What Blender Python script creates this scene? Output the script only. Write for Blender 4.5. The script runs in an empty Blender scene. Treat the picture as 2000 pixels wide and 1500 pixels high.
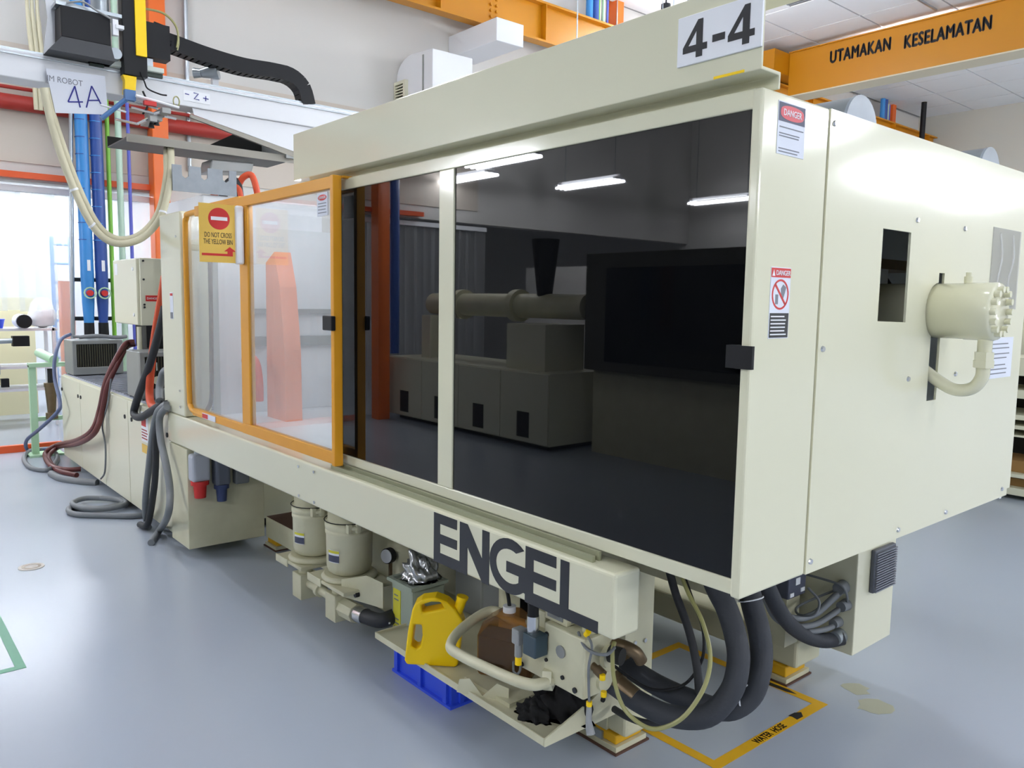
import bpy, bmesh, math, random
from mathutils import Vector, Matrix
random.seed(7)
S = bpy.context.scene
COL = S.collection

# ------------------------------------------------------------------ camera, exposure, world
cam = bpy.data.objects.new('camera', bpy.data.cameras.new('camera'))
COL.objects.link(cam); S.camera = cam
cam.data.sensor_width = 36.0; cam.data.lens = 27.941; cam.data.clip_start = 0.05; cam.data.clip_end = 200
yaw, pitch, roll = 0.86735205, -0.10373825, 0.01608782
fw = Vector((-math.sin(yaw)*math.cos(pitch), math.cos(yaw)*math.cos(pitch), math.sin(pitch)))
rt = Vector((math.cos(yaw), math.sin(yaw), 0)); up = rt.cross(fw)
rt2 = rt*math.cos(roll) + up*math.sin(roll); up2 = rt2.cross(fw)
M = Matrix((rt2, up2, -fw)).transposed().to_4x4(); M.translation = (0, 0, 1.6)
cam.matrix_world = M
S.view_settings.view_transform = 'Standard'; S.view_settings.look = 'None'
S.view_settings.exposure = -0.12; S.view_settings.gamma = 1.0; S.view_settings.use_curve_mapping = False
cy = S.cycles
cy.max_bounces = 8; cy.diffuse_bounces = 4; cy.glossy_bounces = 4; cy.transmission_bounces = 6
cy.transparent_max_bounces = 16; cy.caustics_reflective = False; cy.caustics_refractive = False
cy.sample_clamp_indirect = 6.0; cy.use_denoising = True
W = bpy.data.worlds.new('world'); S.world = W; W.use_nodes = True
W.node_tree.nodes['Background'].inputs[0].default_value = (0.9, 0.95, 1, 1)
W.node_tree.nodes['Background'].inputs[1].default_value = 0.3
TUBE = 150.0        # fluorescent tube brightness
TUBE_ROW = 380.0    # tubes of the long bay beyond the machine
TUBE_FAR = 170.0    # tubes in the bay behind the strip curtain

# ------------------------------------------------------------------ materials
MATS = {}
def lin(c):
    return tuple(((v/255)/12.92 if v/255 <= .04045 else ((v/255+.055)/1.055)**2.4) for v in c)
def mat(name, rgb, rough=.5, metal=0.0, spec=.5, coat=0.0, noise=0.0, nscale=3.0, bump=0.0, bscale=60.0, emit=None, rvar=0.0, dirt=None):
    if name in MATS: return MATS[name]
    m = bpy.data.materials.new(name); m.use_nodes = True; MATS[name] = m
    nt = m.node_tree; b = nt.nodes['Principled BSDF']; c = (*lin(rgb), 1)
    b.inputs['Base Color'].default_value = c; b.inputs['Roughness'].default_value = rough
    b.inputs['Metallic'].default_value = metal; b.inputs['Specular IOR Level'].default_value = spec
    b.inputs['Coat Weight'].default_value = coat; b.inputs['Coat Roughness'].default_value = .115
    if noise or bump or rvar:
        tc = nt.nodes.new('ShaderNodeTexCoord')
    if noise:
        n = nt.nodes.new('ShaderNodeTexNoise'); n.inputs['Scale'].default_value = nscale; n.inputs['Detail'].default_value = 5
        nt.links.new(tc.outputs['Object'], n.inputs['Vector'])
        mx = nt.nodes.new('ShaderNodeMix'); mx.data_type = 'RGBA'
        mr = nt.nodes.new('ShaderNodeMapRange'); mr.inputs[1].default_value = .28; mr.inputs[2].default_value = .78
        mr.inputs[3].default_value = 0; mr.inputs[4].default_value = noise
        nt.links.new(n.outputs['Fac'], mr.inputs[0]); nt.links.new(mr.outputs[0], mx.inputs[0])
        mx.inputs[6].default_value = c
        d = lin(dirt) if dirt else tuple(v*.55 for v in c[:3])
        mx.inputs[7].default_value = (*d, 1)
        nt.links.new(mx.outputs[2], b.inputs['Base Color'])
    if rvar:
        n2 = nt.nodes.new('ShaderNodeTexNoise'); n2.inputs['Scale'].default_value = 2.2
        nt.links.new(tc.outputs['Object'], n2.inputs['Vector'])
        mr2 = nt.nodes.new('ShaderNodeMapRange'); mr2.inputs[3].default_value = rough; mr2.inputs[4].default_value = rough+rvar
        nt.links.new(n2.outputs['Fac'], mr2.inputs[0]); nt.links.new(mr2.outputs[0], b.inputs['Roughness'])
    if bump:
        n3 = nt.nodes.new('ShaderNodeTexNoise'); n3.inputs['Scale'].default_value = bscale
        nt.links.new(tc.outputs['Object'], n3.inputs['Vector'])
        bp = nt.nodes.new('ShaderNodeBump'); bp.inputs['Strength'].default_value = bump; bp.inputs['Distance'].default_value = .002
        nt.links.new(n3.outputs['Fac'], bp.inputs['Height']); nt.links.new(bp.outputs[0], b.inputs['Normal'])
    if emit:
        b.inputs['Emission Color'].default_value = (*lin((244, 248, 255)), 1); b.inputs['Emission Strength'].default_value = emit
    return m
CREAM = mat('cream_paint', (219, 217, 190), .5, spec=.2, coat=.9, noise=.08, nscale=1.6, dirt=(202, 198, 166))
CREAM_OLD = mat('cream_paint_worn', (212, 209, 180), .42, noise=.35, nscale=6, dirt=(160, 152, 118))
CREAM_CAB = mat('cream_cabinet', (221, 219, 196), .32, noise=.12, nscale=2.5, dirt=(198, 194, 170))
STEELGREY = mat('grey_sheet', (150, 152, 150), .35, .3, noise=.25, nscale=5)
LINING = mat('pale_lining', (222, 226, 228), .35, noise=.15, nscale=4, dirt=(196, 200, 202))
BLACK = mat('black_plastic', (22, 23, 26), .5, spec=.25)
RUBBER = mat('black_rubber', (40, 42, 46), .62, bump=.3, bscale=120)
HOSEFOAM = mat('black_hose_sleeve', (48, 51, 57), .7, bump=.4, bscale=90)
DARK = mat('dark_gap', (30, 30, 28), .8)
GALV = mat('galvanised', (176, 184, 190), .32, .75, noise=.3, nscale=9)
CHROME = mat('bright_metal', (215, 217, 220), .2, .95)
BRASS = mat('brown_steel_fitting', (120, 102, 78), .38, .6, noise=.4, nscale=30)
YFRAME = mat('orange_yellow_paint', (226, 158, 34), .38, noise=.15, nscale=8, dirt=(190, 120, 24))
YCRANE = mat('crane_yellow', (192, 128, 8), .42, noise=.25, nscale=1.2, dirt=(196, 122, 12))
YTAPE = mat('yellow_floor_tape', (224, 172, 12), .5, noise=.35, nscale=14, dirt=(190, 140, 20))
YCAN = mat('yellow_polythene', (254, 212, 4), .38, spec=.4)
YSIGN = mat('sign_yellow', (226, 186, 84), .5)
WHITE = mat('white_print', (236, 238, 242), .5)
PAPER = mat('paper_white', (226, 230, 240), .7)
RED = mat('sign_red', (200, 42, 40), .5)
INK = mat('ink_black', (22, 23, 28), .5)
GREYINK = mat('print_grey', (120, 124, 132), .6)
LOGO = mat('logo_black', (28, 31, 38), .3)
BLUEINK = mat('marker_blue', (50, 52, 140), .6)
ORANGE = mat('orange_paint', (232, 108, 36), .35, noise=.15, nscale=3)
REDPIPE = mat('red_oxide_paint', (158, 44, 36), .45)
ORHOSE = mat('orange_hose', (206, 78, 40), .5)
BROWNHOSE = mat('brown_hose', (96, 44, 42), .5)
GREYHOSE = mat('grey_cable', (112, 116, 120), .55)
GREYCONDUIT = mat('grey_conduit', (150, 152, 152), .5, bump=.5, bscale=200)
BLUEHOSE = mat('slate_blue_cable', (84, 96, 128), .5)
BEIGEHOSE = mat('beige_corrugated_hose', (206, 200, 172), .55, bump=.5, bscale=150)
OLIVE = mat('olive_tube', (150, 148, 96), .4)
PBLUE = mat('pipe_blue', (58, 138, 208), .35, noise=.2, nscale=5)
PNAVY = mat('pipe_dark_blue', (46, 78, 150), .35, noise=.2, nscale=5)
PGREEN = mat('pipe_green', (128, 190, 66), .4)
PPALE = mat('pipe_pale_green', (190, 216, 196), .4)
PINDIGO = mat('pipe_indigo', (92, 98, 190), .4)
CRATE = mat('blue_crate_plastic', (48, 82, 222), .42)
MINT = mat('mint_paint', (178, 214, 178), .45, noise=.2, nscale=6)
DKGREEN = mat('valve_teal', (46, 66, 78), .4)
FOIL = mat('silver_foil', (200, 202, 206), .28, .9, bump=.6, bscale=40)
RAG = mat('black_rag', (16, 16, 18), .95, bump=.8, bscale=40)
WALL = mat('wall_paint', (214, 212, 208), .6, noise=.08, nscale=.7)
WALLTAN = mat('wall_tan', (206, 196, 184), .65, noise=.1, nscale=.8)
CEIL = mat('ceiling_tile_white', (234, 236, 238), .75, noise=.06, nscale=2)
TBAR = mat('ceiling_bar_grey', (150, 152, 156), .6)
DUCTW = mat('white_duct', (232, 234, 238), .55)
BIN = mat('bin_grey_green', (156, 166, 150), .5)
STAIN = mat('stain', (176, 166, 120), .5)
TUBEM = mat('fluorescent_tube', (255, 255, 255), .4, emit=TUBE)
TUBEROWM = mat('fluorescent_tube_row', (255, 255, 255), .4, emit=TUBE_ROW)
TUBEFARM = mat('fluorescent_tube_far', (255, 255, 255), .4, emit=TUBE_FAR)
# floor epoxy
FLOOR = mat('floor_epoxy', (167, 175, 187), .25, spec=.5)
# smoked door acrylic: near-black, mirror smooth
SMOKE = mat('smoked_acrylic', (9, 10, 12), .015, spec=.42)
# clear sheets
def clear(name, tint, haze, gloss_ior=1.6, hazecol=(1, 1, 1), rough=.03):
    m = bpy.data.materials.new(name); m.use_nodes = True; nt = m.node_tree; nt.nodes.clear()
    out = nt.nodes.new('ShaderNodeOutputMaterial')
    tr = nt.nodes.new('ShaderNodeBsdfTransparent'); tr.inputs[0].default_value = (*tint, 1)
    df = nt.nodes.new('ShaderNodeBsdfTranslucent'); df.inputs[0].default_value = (*hazecol, 1)
    d2 = nt.nodes.new('ShaderNodeBsdfDiffuse'); d2.inputs[0].default_value = (*hazecol, 1)
    mm = nt.nodes.new('ShaderNodeMixShader'); mm.inputs[0].default_value = .5
    nt.links.new(df.outputs[0], mm.inputs[1]); nt.links.new(d2.outputs[0], mm.inputs[2])
    m1 = nt.nodes.new('ShaderNodeMixShader'); m1.inputs[0].default_value = haze
    nt.links.new(tr.outputs[0], m1.inputs[1]); nt.links.new(mm.outputs[0], m1.inputs[2])
    gl = nt.nodes.new('ShaderNodeBsdfGlossy'); gl.inputs['Roughness'].default_value = rough
    ge = nt.nodes.new('ShaderNodeNewGeometry'); dt = nt.nodes.new('ShaderNodeVectorMath'); dt.operation = 'DOT_PRODUCT'
    nt.links.new(ge.outputs['Normal'], dt.inputs[0]); nt.links.new(ge.outputs['Incoming'], dt.inputs[1])
    def mth(op, a, b=None, c=None):
        q = nt.nodes.new('ShaderNodeMath'); q.operation = op
        for i_, v_ in enumerate((a, b, c)):
            if v_ is None: continue
            if isinstance(v_, (int, float)): q.inputs[i_].default_value = v_
            else: nt.links.new(v_, q.inputs[i_])
        return q.outputs[0]
    f0 = ((gloss_ior-1)/(gloss_ior+1))**2
    fr = mth('MULTIPLY_ADD', mth('POWER', mth('SUBTRACT', 1.0, mth('ABSOLUTE', dt.outputs['Value'])), 5.0), 1-f0, f0)
    m2 = nt.nodes.new('ShaderNodeMixShader')
    nt.links.new(fr, m2.inputs[0]); nt.links.new(m1.outputs[0], m2.inputs[1]); nt.links.new(gl.outputs[0], m2.inputs[2])
    nt.links.new(m2.outputs[0], out.inputs[0]); return m
CLEAR = clear('clear_polycarbonate', (.93, .945, .95), .07, 1.75, rough=.025)
PVC = clear('pvc_strip', (.90, .93, .95), .26, 1.6, rough=.12)
SLEEVE = clear('plastic_sleeve', (.995, .995, .998), .42, 1.3, rough=.12)
AMBER = clear('amber_plastic', (.72, .5, .28), .22, 1.45, (.55, .32, .14), .12)

# ------------------------------------------------------------------ geometry helpers
class B:
    """collects shapes in one bmesh, in world coordinates"""
    def __init__(s): s.bm = bmesh.new()
    def box(s, x0, x1, y0, y1, z0, z1):
        v = [s.bm.verts.new(p) for p in ((x0,y0,z0),(x1,y0,z0),(x1,y1,z0),(x0,y1,z0),(x0,y0,z1),(x1,y0,z1),(x1,y1,z1),(x0,y1,z1))]
        for f in ((3,2,1,0),(4,5,6,7),(0,1,5,4),(1,2,6,5),(2,3,7,6),(3,0,4,7)): s.bm.faces.new([v[i] for i in f])
        return s
    def cyl(s, p0, p1, r0, r1=None, n=20, cap=True):
        r1 = r0 if r1 is None else r1
        return s.tube([p0, p1], [r0, r1], n, cap, False)
    def tube(s, pts, r, n=10, cap=True, spline=True, sub=6):
        P = [Vector(p) for p in pts]
        R = list(r) if isinstance(r, (list, tuple)) else [r]*len(P)
        if spline and len(P) > 2:
            Q, RR = [], []
            for i in range(len(P)-1):
                a, b, c, d = P[max(i-1,0)], P[i], P[i+1], P[min(i+2,len(P)-1)]
                for k in range(sub):
                    t = k/sub
                    Q.append(.5*((2*b)+(c-a)*t+(2*a-5*b+4*c-d)*t*t+(3*b-a-3*c+d)*t**3)); RR.append(R[i]*(1-t)+R[i+1]*t)
            Q.append(P[-1]); RR.append(R[-1]); P, R = Q, RR
        t = (P[1]-P[0]).normalized()
        ref = Vector((0,0,1)) if abs(t.z) < .9 else Vector((0,1,0))
        u = t.cross(ref).normalized(); rings = []
        for i, p in enumerate(P):
            t = (P[min(i+1,len(P)-1)]-P[max(i-1,0)]).normalized()
            u = (u - t*u.dot(t)).normalized(); w = t.cross(u)
            rings.append([s.bm.verts.new(p+(u*math.cos(2*math.pi*k/n)+w*math.sin(2*math.pi*k/n))*R[i]) for k in range(n)])
        for a, b in zip(rings, rings[1:]):
            for k in range(n):
                f = s.bm.faces.new((a[k], a[(k+1)%n], b[(k+1)%n], b[k])); f.smooth = n > 8
        if cap:
            for ring, flip in ((rings[0], True), (rings[-1], False)):
                vs = [s.bm.verts.new(v.co) for v in ring]
                s.bm.faces.new(vs[::-1] if flip else vs)
        return s
    def lathe(s, c, prof, n=32, axis='Z'):
        rings = []
        for r, h in prof:
            ring = []
            for k in range(n):
                a = 2*math.pi*k/n; q = (math.cos(a)*r, math.sin(a)*r, h)
                if axis == 'X': q = (q[2], q[0], q[1])
                if axis == 'Y': q = (q[1], q[2], q[0])
                ring.append(s.bm.verts.new(Vector(c)+Vector(q)))
            rings.append(ring)
        for a, b in zip(rings, rings[1:]):
            for k in range(n):
                f = s.bm.faces.new((a[k], a[(k+1)%n], b[(k+1)%n], b[k])); f.smooth = True
        s.bm.faces.new(rings[0][::-1]); s.bm.faces.new(rings[-1]); return s
    def prism(s, loops, o, ux, uy, d):
        """2D loops (outer first, holes after) in the plane o + a*ux + b*uy, thickened along vector d"""
        o, ux, uy, d = Vector(o), Vector(ux), Vector(uy), Vector(d)
        if loops and not isinstance(loops[0][0], (tuple, list)): loops = [loops]
        t = bmesh.new()
        for lp in loops:
            vs = [t.verts.new(o+ux*a+uy*b) for a, b in lp]
            for i in range(len(vs)): t.edges.new((vs[i], vs[(i+1)%len(vs)]))
        if len(loops) == 1: t.faces.new(t.verts[:])
        else: bmesh.ops.triangle_fill(t, edges=t.edges[:], use_beauty=True, use_dissolve=False)
        g = bmesh.ops.extrude_face_region(t, geom=t.faces[:])
        for e in g['geom']:
            if isinstance(e, bmesh.types.BMVert): e.co += d
        bmesh.ops.recalc_face_normals(t, faces=t.faces[:])
        me = bpy.data.meshes.new('tmp'); t.to_mesh(me); t.free(); s.bm.from_mesh(me); bpy.data.meshes.remove(me); return s
    def rot(s, ang, c, axis='Z'):
        bmesh.ops.rotate(s.bm, verts=s.bm.verts[:], cent=c, matrix=Matrix.Rotation(ang, 3, axis)); return s
    def move(s, v): bmesh.ops.translate(s.bm, verts=s.bm.verts[:], vec=v); return s
    def xf(s, m): bmesh.ops.transform(s.bm, matrix=m, verts=s.bm.verts[:]); return s
    def mesh(s, name):
        bmesh.ops.recalc_face_normals(s.bm, faces=s.bm.faces[:])
        me = bpy.data.meshes.new(name); s.bm.to_mesh(me); s.bm.free(); return me
ORG = {}
def origin(o): return ORG.get(o.name, Vector((0,0,0))) if o else Vector((0,0,0))
def put(o, parent, loc):
    COL.objects.link(o); loc = Vector(loc)
    if parent:
        o.parent = parent; o.matrix_parent_inverse = Matrix.Translation(-origin(parent))
    o.location = loc; ORG[o.name] = loc; return o
def obj(name, b, m, parent=None, loc=None, bevel=0.0, label=None, kind=None, seg=2):
    if isinstance(b, B):
        me_b = b.bm
        if loc is None: # own origin at the middle of the base
            xs = [v.co.x for v in me_b.verts]; ys = [v.co.y for v in me_b.verts]; zs = [v.co.z for v in me_b.verts]
            loc = Vector(((min(xs)+max(xs))/2, (min(ys)+max(ys))/2, min(zs)))
        b.move(-Vector(loc)); me = b.mesh(name)
    else: me = b
    if m and not me.materials: me.materials.append(m)
    o = bpy.data.objects.new(name, me)
    put(o, parent, loc or (0,0,0))
    if bevel:
        md = o.modifiers.new('bevel', 'BEVEL'); md.width = bevel; md.segments = seg; md.limit_method = 'ANGLE'; md.angle_limit = math.radians(40)
        md.harden_normals = False
    if label: o['label'] = label
    if kind: o['kind'] = kind
    return o
def tag(o, label, cat, group=None):
    o['label'] = label; o['category'] = cat
    if group: o['group'] = group
    return o
def thing(name, label, cat, loc, group=None):
    o = bpy.data.objects.new(name, None); o.empty_display_size = .1
    put(o, None, loc); return tag(o, label, cat, group)
def struct(name, b, m, **k):
    return obj(name, b, m, kind='structure', **k)
def dup(o, loc, parent=None):
    c = o.copy(); c.parent = None; c.matrix_parent_inverse = Matrix.Identity(4)
    put(c, parent, loc)
    return c
def dup_tree(o, delta, label=None, parent=None):
    c = dup(o, origin(o)+Vector(delta), parent)
    if label: c['label'] = label
    for ch in o.children: dup_tree(ch, delta, None, c)
    return c
def text(s, size, o, ux, uy, m, parent, name='lettering', bold=0.0, sx=1.0, thick=.0012, align='LEFT', space=1.0):
    cu = bpy.data.curves.new('t', 'FONT'); cu.body = s; cu.size = size; cu.extrude = thick/2
    cu.align_x = align; cu.resolution_u = 3; cu.space_character = space
    t = bpy.data.objects.new('t', cu); COL.objects.link(t)
    bpy.context.view_layer.update()
    me = bpy.data.meshes.new_from_object(t.evaluated_get(bpy.context.evaluated_depsgraph_get()))
    bpy.data.objects.remove(t); bpy.data.curves.remove(cu); me.materials.clear()
    if bold:
        bb = bmesh.new()
        for q in ((-bold,0,0),(bold,0,0),(0,bold*.6,.0001),(0,-bold*.6,.0001)):
            mc = me.copy(); mc.transform(Matrix.Translation(q)); bb.from_mesh(mc); bpy.data.meshes.remove(mc)
        bb.to_mesh(me); bb.free()
    ux, uy = Vector(ux), Vector(uy); n = ux.cross(uy)
    mm = Matrix((ux*sx, uy, n)).transposed().to_4x4(); me.transform(mm)
    return obj(name, me, m, parent, loc=Vector(o))
PX, PY, PZ = (1,0,0), (0,1,0), (0,0,1)
NX, NY = (-1,0,0), (0,-1,0)
def lines(b, face, rows, u0, u1, h, depth, fixed):
    """printed text rows as thin strips; face 'X' (u along Y) or 'Y' (u along X)"""
    for z in rows:
        uu = u1 - random.random()*.25*(u1-u0)
        if face == 'X': b.box(fixed, fixed+depth, u0, uu, z, z+h)
        else: b.box(u0, uu, fixed-depth, fixed, z, z+h)
    return b

C = {
'hoseA':[(-1.657,1.8,0.412),(-1.602,1.8,0.408),(-1.513,1.82,0.379),(-1.417,1.85,0.366),(-1.311,1.88,0.401),(-1.259,1.92,0.485),(-1.259,1.95,0.569),(-1.287,1.97,0.632),(-1.325,1.98,0.696),(-1.364,1.98,0.747),(-1.405,1.98,0.816)],
'hoseB':[(-1.721,1.93,0.414),(-1.666,1.93,0.406),(-1.552,1.95,0.379),(-1.421,1.97,0.371),(-1.323,2.0,0.375),(-1.276,2.05,0.421),(-1.267,2.08,0.496),(-1.278,2.1,0.552),(-1.29,2.1,0.612),(-1.315,2.1,0.678),(-1.332,2.1,0.729),(-1.368,2.1,0.81)],
'hoseC':[(-1.566,2.0,0.76),(-1.531,2.0,0.677),(-1.468,1.99,0.581),(-1.425,1.98,0.483),(-1.404,1.97,0.401)],
'cabD':[(-1.448,1.9,0.805),(-1.392,1.88,0.746),(-1.318,1.85,0.692),(-1.266,1.82,0.619),(-1.252,1.78,0.547),(-1.281,1.74,0.466),(-1.334,1.72,0.413),(-1.387,1.7,0.396),(-1.461,1.69,0.422),(-1.495,1.68,0.498),(-1.515,1.69,0.574),(-1.535,1.72,0.59)],
'cabE':[(-1.519,2.02,0.743),(-1.473,2.02,0.656),(-1.436,2.02,0.584),(-1.419,2.0,0.504),(-1.453,1.98,0.422),(-1.46,1.9,0.418),(-1.499,1.85,0.419),(-1.561,1.82,0.443),(-1.63,1.78,0.491)],
'cabF':[(-1.535,2.5,0.636),(-1.532,2.6,0.498),(-1.551,2.75,0.37),(-1.556,2.9,0.282),(-1.528,2.98,0.255),(-1.488,3.04,0.266)],
'hoseG':[(-1.732,1.95,0.222),(-1.657,1.93,0.234),(-1.568,1.92,0.254),(-1.47,1.92,0.298),(-1.411,1.93,0.339)],
'wires1':[(-1.495,3.04,0.472),(-1.51,2.98,0.434),(-1.54,2.9,0.381),(-1.57,2.8,0.38),(-1.58,2.7,0.439),(-1.578,2.6,0.543)],
'wires2':[(-1.482,3.04,0.407),(-1.502,2.97,0.376),(-1.527,2.88,0.348),(-1.557,2.78,0.36),(-1.578,2.68,0.428),(-1.572,2.58,0.54)],
'wires3':[(-1.503,3.04,0.325),(-1.519,2.97,0.31),(-1.546,2.88,0.314),(-1.568,2.78,0.35),(-1.595,2.7,0.403),(-1.587,2.6,0.521)],
'wireloop':[(-1.545,2.85,0.5),(-1.495,2.85,0.459),(-1.503,2.83,0.41),(-1.566,2.83,0.39),(-1.611,2.9,0.39),(-1.565,2.98,0.428),(-1.501,3.04,0.47)],
'wiretop':[(-1.636,3.0,0.496),(-1.558,3.0,0.497),(-1.482,3.0,0.491),(-1.467,3.02,0.438),(-1.487,3.035,0.386)],
'pipeBend':[(-1.887,1.85,0.459),(-2.13,1.85,0.425),(-2.256,1.83,0.433),(-2.259,1.7,0.401),(-2.201,1.6,0.381),(-2.12,1.585,0.377),(-1.897,1.585,0.392),(-1.777,1.59,0.406),(-1.749,1.63,0.406),(-1.744,1.68,0.41)],
'tubeAmber':[(-2.219,1.78,0.483),(-2.211,1.78,0.524),(-2.207,1.8,0.599),(-2.193,1.8,0.661)],
'solcable':[(-1.88,1.62,0.433),(-1.879,1.62,0.402),(-1.861,1.62,0.398),(-1.858,1.63,0.411),(-1.893,1.66,0.429)],
'cabH':[(-1.647,1.68,0.595),(-1.604,1.66,0.575),(-1.552,1.65,0.572),(-1.501,1.65,0.586),(-1.517,1.7,0.586)],
'cabI':[(-1.614,1.68,0.601),(-1.57,1.66,0.583),(-1.571,1.65,0.526),(-1.587,1.66,0.452)],
'blackelbow':[(-3.123,1.78,0.141),(-3.029,1.8,0.15),(-3.017,1.86,0.155),(-3.072,1.95,0.14)],
'brown1':[(-6.975,1.85,1.218),(-6.978,1.78,1.202),(-6.778,1.65,1.083),(-6.743,1.57,0.928),(-6.881,1.55,0.692),(-6.931,1.5,0.525),(-7.392,1.48,0.378),(-8.802,1.603,0.12),(-8.794,1.511,0.08),(-8.697,1.461,0.04),(-8.192,1.422,0.03),(-7.944,1.499,0.03),(-7.894,1.604,0.03)],
'brown2':[(-7.015,1.86,1.199),(-6.99,1.79,1.176),(-6.762,1.66,1.059),(-6.727,1.58,0.905),(-6.82,1.55,0.675),(-6.868,1.5,0.509),(-7.359,1.48,0.357),(-8.791,1.613,0.1),(-8.721,1.519,0.06),(-8.541,1.463,0.03),(-8.018,1.439,0.02),(-7.69,1.528,0.02)],
'bluecab':[(-9.094,1.8,1.193),(-8.935,1.68,1.14),(-8.694,1.58,0.98),(-8.571,1.55,0.794),(-8.275,1.53,0.605),(-8.245,1.5,0.515),(-8.727,1.42,0.291),(-9.044,1.366,0.15),(-9.22,1.40,0.02),(-9.22,1.52,0.02),(-9.1,1.60,0.02)],
'graycoilL':[(-9.2,1.60,0.02),(-9.181,1.418,0.02),(-8.782,1.298,0.02),(-8.275,1.272,0.02),(-8.086,1.382,0.02),(-8.603,1.548,0.02),(-9.051,1.6,0.02)],
'graycab3':[(-7.886,1.366,0.02),(-7.613,1.394,0.02),(-7.388,1.505,0.02),(-7.273,1.597,0.02)],
'coil1':[(-5.999,1.682,0.03),(-6.004,1.55,0.02),(-6.152,1.376,0.02),(-6.289,1.239,0.02),(-6.446,1.218,0.02),(-6.564,1.279,0.02),(-6.365,1.391,0.025),(-6.396,1.575,0.025),(-6.557,1.561,0.03),(-6.717,1.399,0.03),(-6.607,1.278,0.035),(-6.432,1.286,0.035),(-6.287,1.408,0.035),(-6.328,1.576,0.035),(-6.561,1.609,0.03)],
'blackloop':[(-5.393,1.62,1.526),(-5.47,1.6,1.358),(-5.612,1.58,1.147),(-5.903,1.57,0.875),(-5.954,1.56,0.769),(-5.756,1.55,0.768),(-5.493,1.56,0.851),(-5.316,1.58,0.919)],
'orangeloop':[(-5.507,1.66,1.726),(-5.568,1.64,1.523),(-5.632,1.62,1.316),(-5.663,1.6,1.108),(-5.681,1.59,0.932),(-5.584,1.58,0.863),(-5.427,1.58,0.874),(-5.363,1.6,0.903)],
'hang1':[(-5.142,1.54,0.925),(-5.302,1.53,0.858),(-5.427,1.53,0.692),(-5.508,1.52,0.44),(-5.564,1.51,0.222),(-5.744,1.562,0.05),(-5.648,1.547,0.02)],
'hang2':[(-5.11,1.53,0.913),(-5.228,1.52,0.835),(-5.187,1.51,0.695),(-5.054,1.5,0.555),(-4.965,1.49,0.412),(-4.917,1.46,0.284),(-5.47,1.569,0.04),(-5.279,1.459,0.02)],
'hang3':[(-5.175,1.55,0.927),(-5.287,1.545,0.875),(-5.384,1.54,0.697),(-5.416,1.54,0.488),(-5.479,1.54,0.305),(-5.548,1.53,0.17)],
'greycable':[(-6.629,1.58,0.957),(-6.722,1.57,0.749),(-6.906,1.57,0.564),(-6.833,1.57,0.409),(-6.88,1.57,0.193),(-6.978,1.56,0.114)],
'festoon1':[(-5.35,0.975,2.774),(-5.35,0.996,2.641),(-5.35,1.04,2.445),(-5.35,1.112,2.217),(-5.35,1.201,2.015),(-5.35,1.298,1.923),(-5.35,1.414,1.924),(-5.35,1.521,1.99),(-5.3,1.596,2.12),(-5.34,1.66,2.34),(-5.44,1.70,2.47),(-5.57,1.74,2.57)],
'festoon2':[(-5.42,1.001,2.792),(-5.42,1.022,2.671),(-5.42,1.074,2.473),(-5.42,1.147,2.243),(-5.42,1.238,2.04),(-5.42,1.33,1.953),(-5.42,1.437,1.954),(-5.4,1.53,2.019),(-5.36,1.596,2.14),(-5.4,1.655,2.352),(-5.5,1.69,2.48),(-5.62,1.73,2.57)],
'chain':[(-5.5,1.6,3.219),(-5.5,1.725,3.214),(-5.5,1.952,3.181),(-5.5,2.193,3.162),(-5.5,2.411,3.17),(-5.5,2.544,3.161),(-5.5,2.633,3.099),(-5.5,2.671,2.988)],
'rod_glass':[(-4.672,1.66,1.797),(-4.673,1.66,1.538),(-4.684,1.66,1.239),(-4.698,1.66,1.01),(-4.772,1.66,0.926)],
'hose_glass':[(-5.169,1.68,1.19),(-5.062,1.68,1.085),(-5.051,1.68,0.989),(-5.172,1.68,0.895)],
}

# ------------------------------------------------------------------ room shell
struct('floor', B().box(-17, 13, -10, 22, -.1, 0), FLOOR)
ceil = struct('ceiling', B().box(-17, 13, -10, 22, 6.5, 6.6), TBAR)
tile = None
for i in range(8):
    for j in range(14):
        x, y = -9.3+1.2*i, 5.0+1.2*j
        if tile is None: tile = obj('tile', B().box(-.585, .585, -.585, .585, -.02, .04), CEIL, ceil, loc=(0,0,0)); t = tile; t.location = (x+.6, y+.6, 6.48); ORG[t.name] = t.location.copy()
        else: t = dup(tile, (x+.6, y+.6, 6.48), ceil)
# perforated air grilles and one access hatch in the ceiling
for (x, y) in ((-6.9, 11.6), (-4.4, 17.2)):
    v = thing('ceiling_grille', 'square slotted ceiling grille '+('beyond the lettered crane girder, near the girder end' if y < 14 else 'far beyond the galvanised ducts'), 'grille', (x, y, 6.44))
    obj('frame', B().prism([[(-.6,-.6),(.6,-.6),(.6,.6),(-.6,.6)],[(-.54,-.54),(.54,-.54),(.54,.54),(-.54,.54)]], (x,y,6.44), PX, PY, (0,0,.03)), CEIL, v)
    sl = None
    for k in range(14):
        q = (x, y-.5+k*.077, 6.445)
        if sl is None: sl = obj('slat', B().box(x-.54, x+.54, q[1]-.02, q[1]+.02, 6.445, 6.455), GREYHOSE, v)
        else: dup(sl, Vector(origin(sl))+Vector((0, k*.077, 0)), v)
struct('wall_left', B().box(-9.6, -9.4, -10, 22, 2.72, 6.5).box(-9.6, -9.4, 2.9, 22, 0, 2.72), WALL)
struct('trim_1', B().box(-9.4, -9.385, -4, 22, 2.9, 4.05), WALLTAN)
struct('wall_back', B().box(-9.4, 13, 21.6, 21.8, 0, 6.5), mat('wall_grey', (196, 196, 186), .6))
struct('wall_front', B().box(-17, 13, -9.2, -9.0, 0, 6.5), WALL)
struct('wall_right', B().box(12.8, 13, -9, 21.6, 0, 6.5), WALL)
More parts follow.
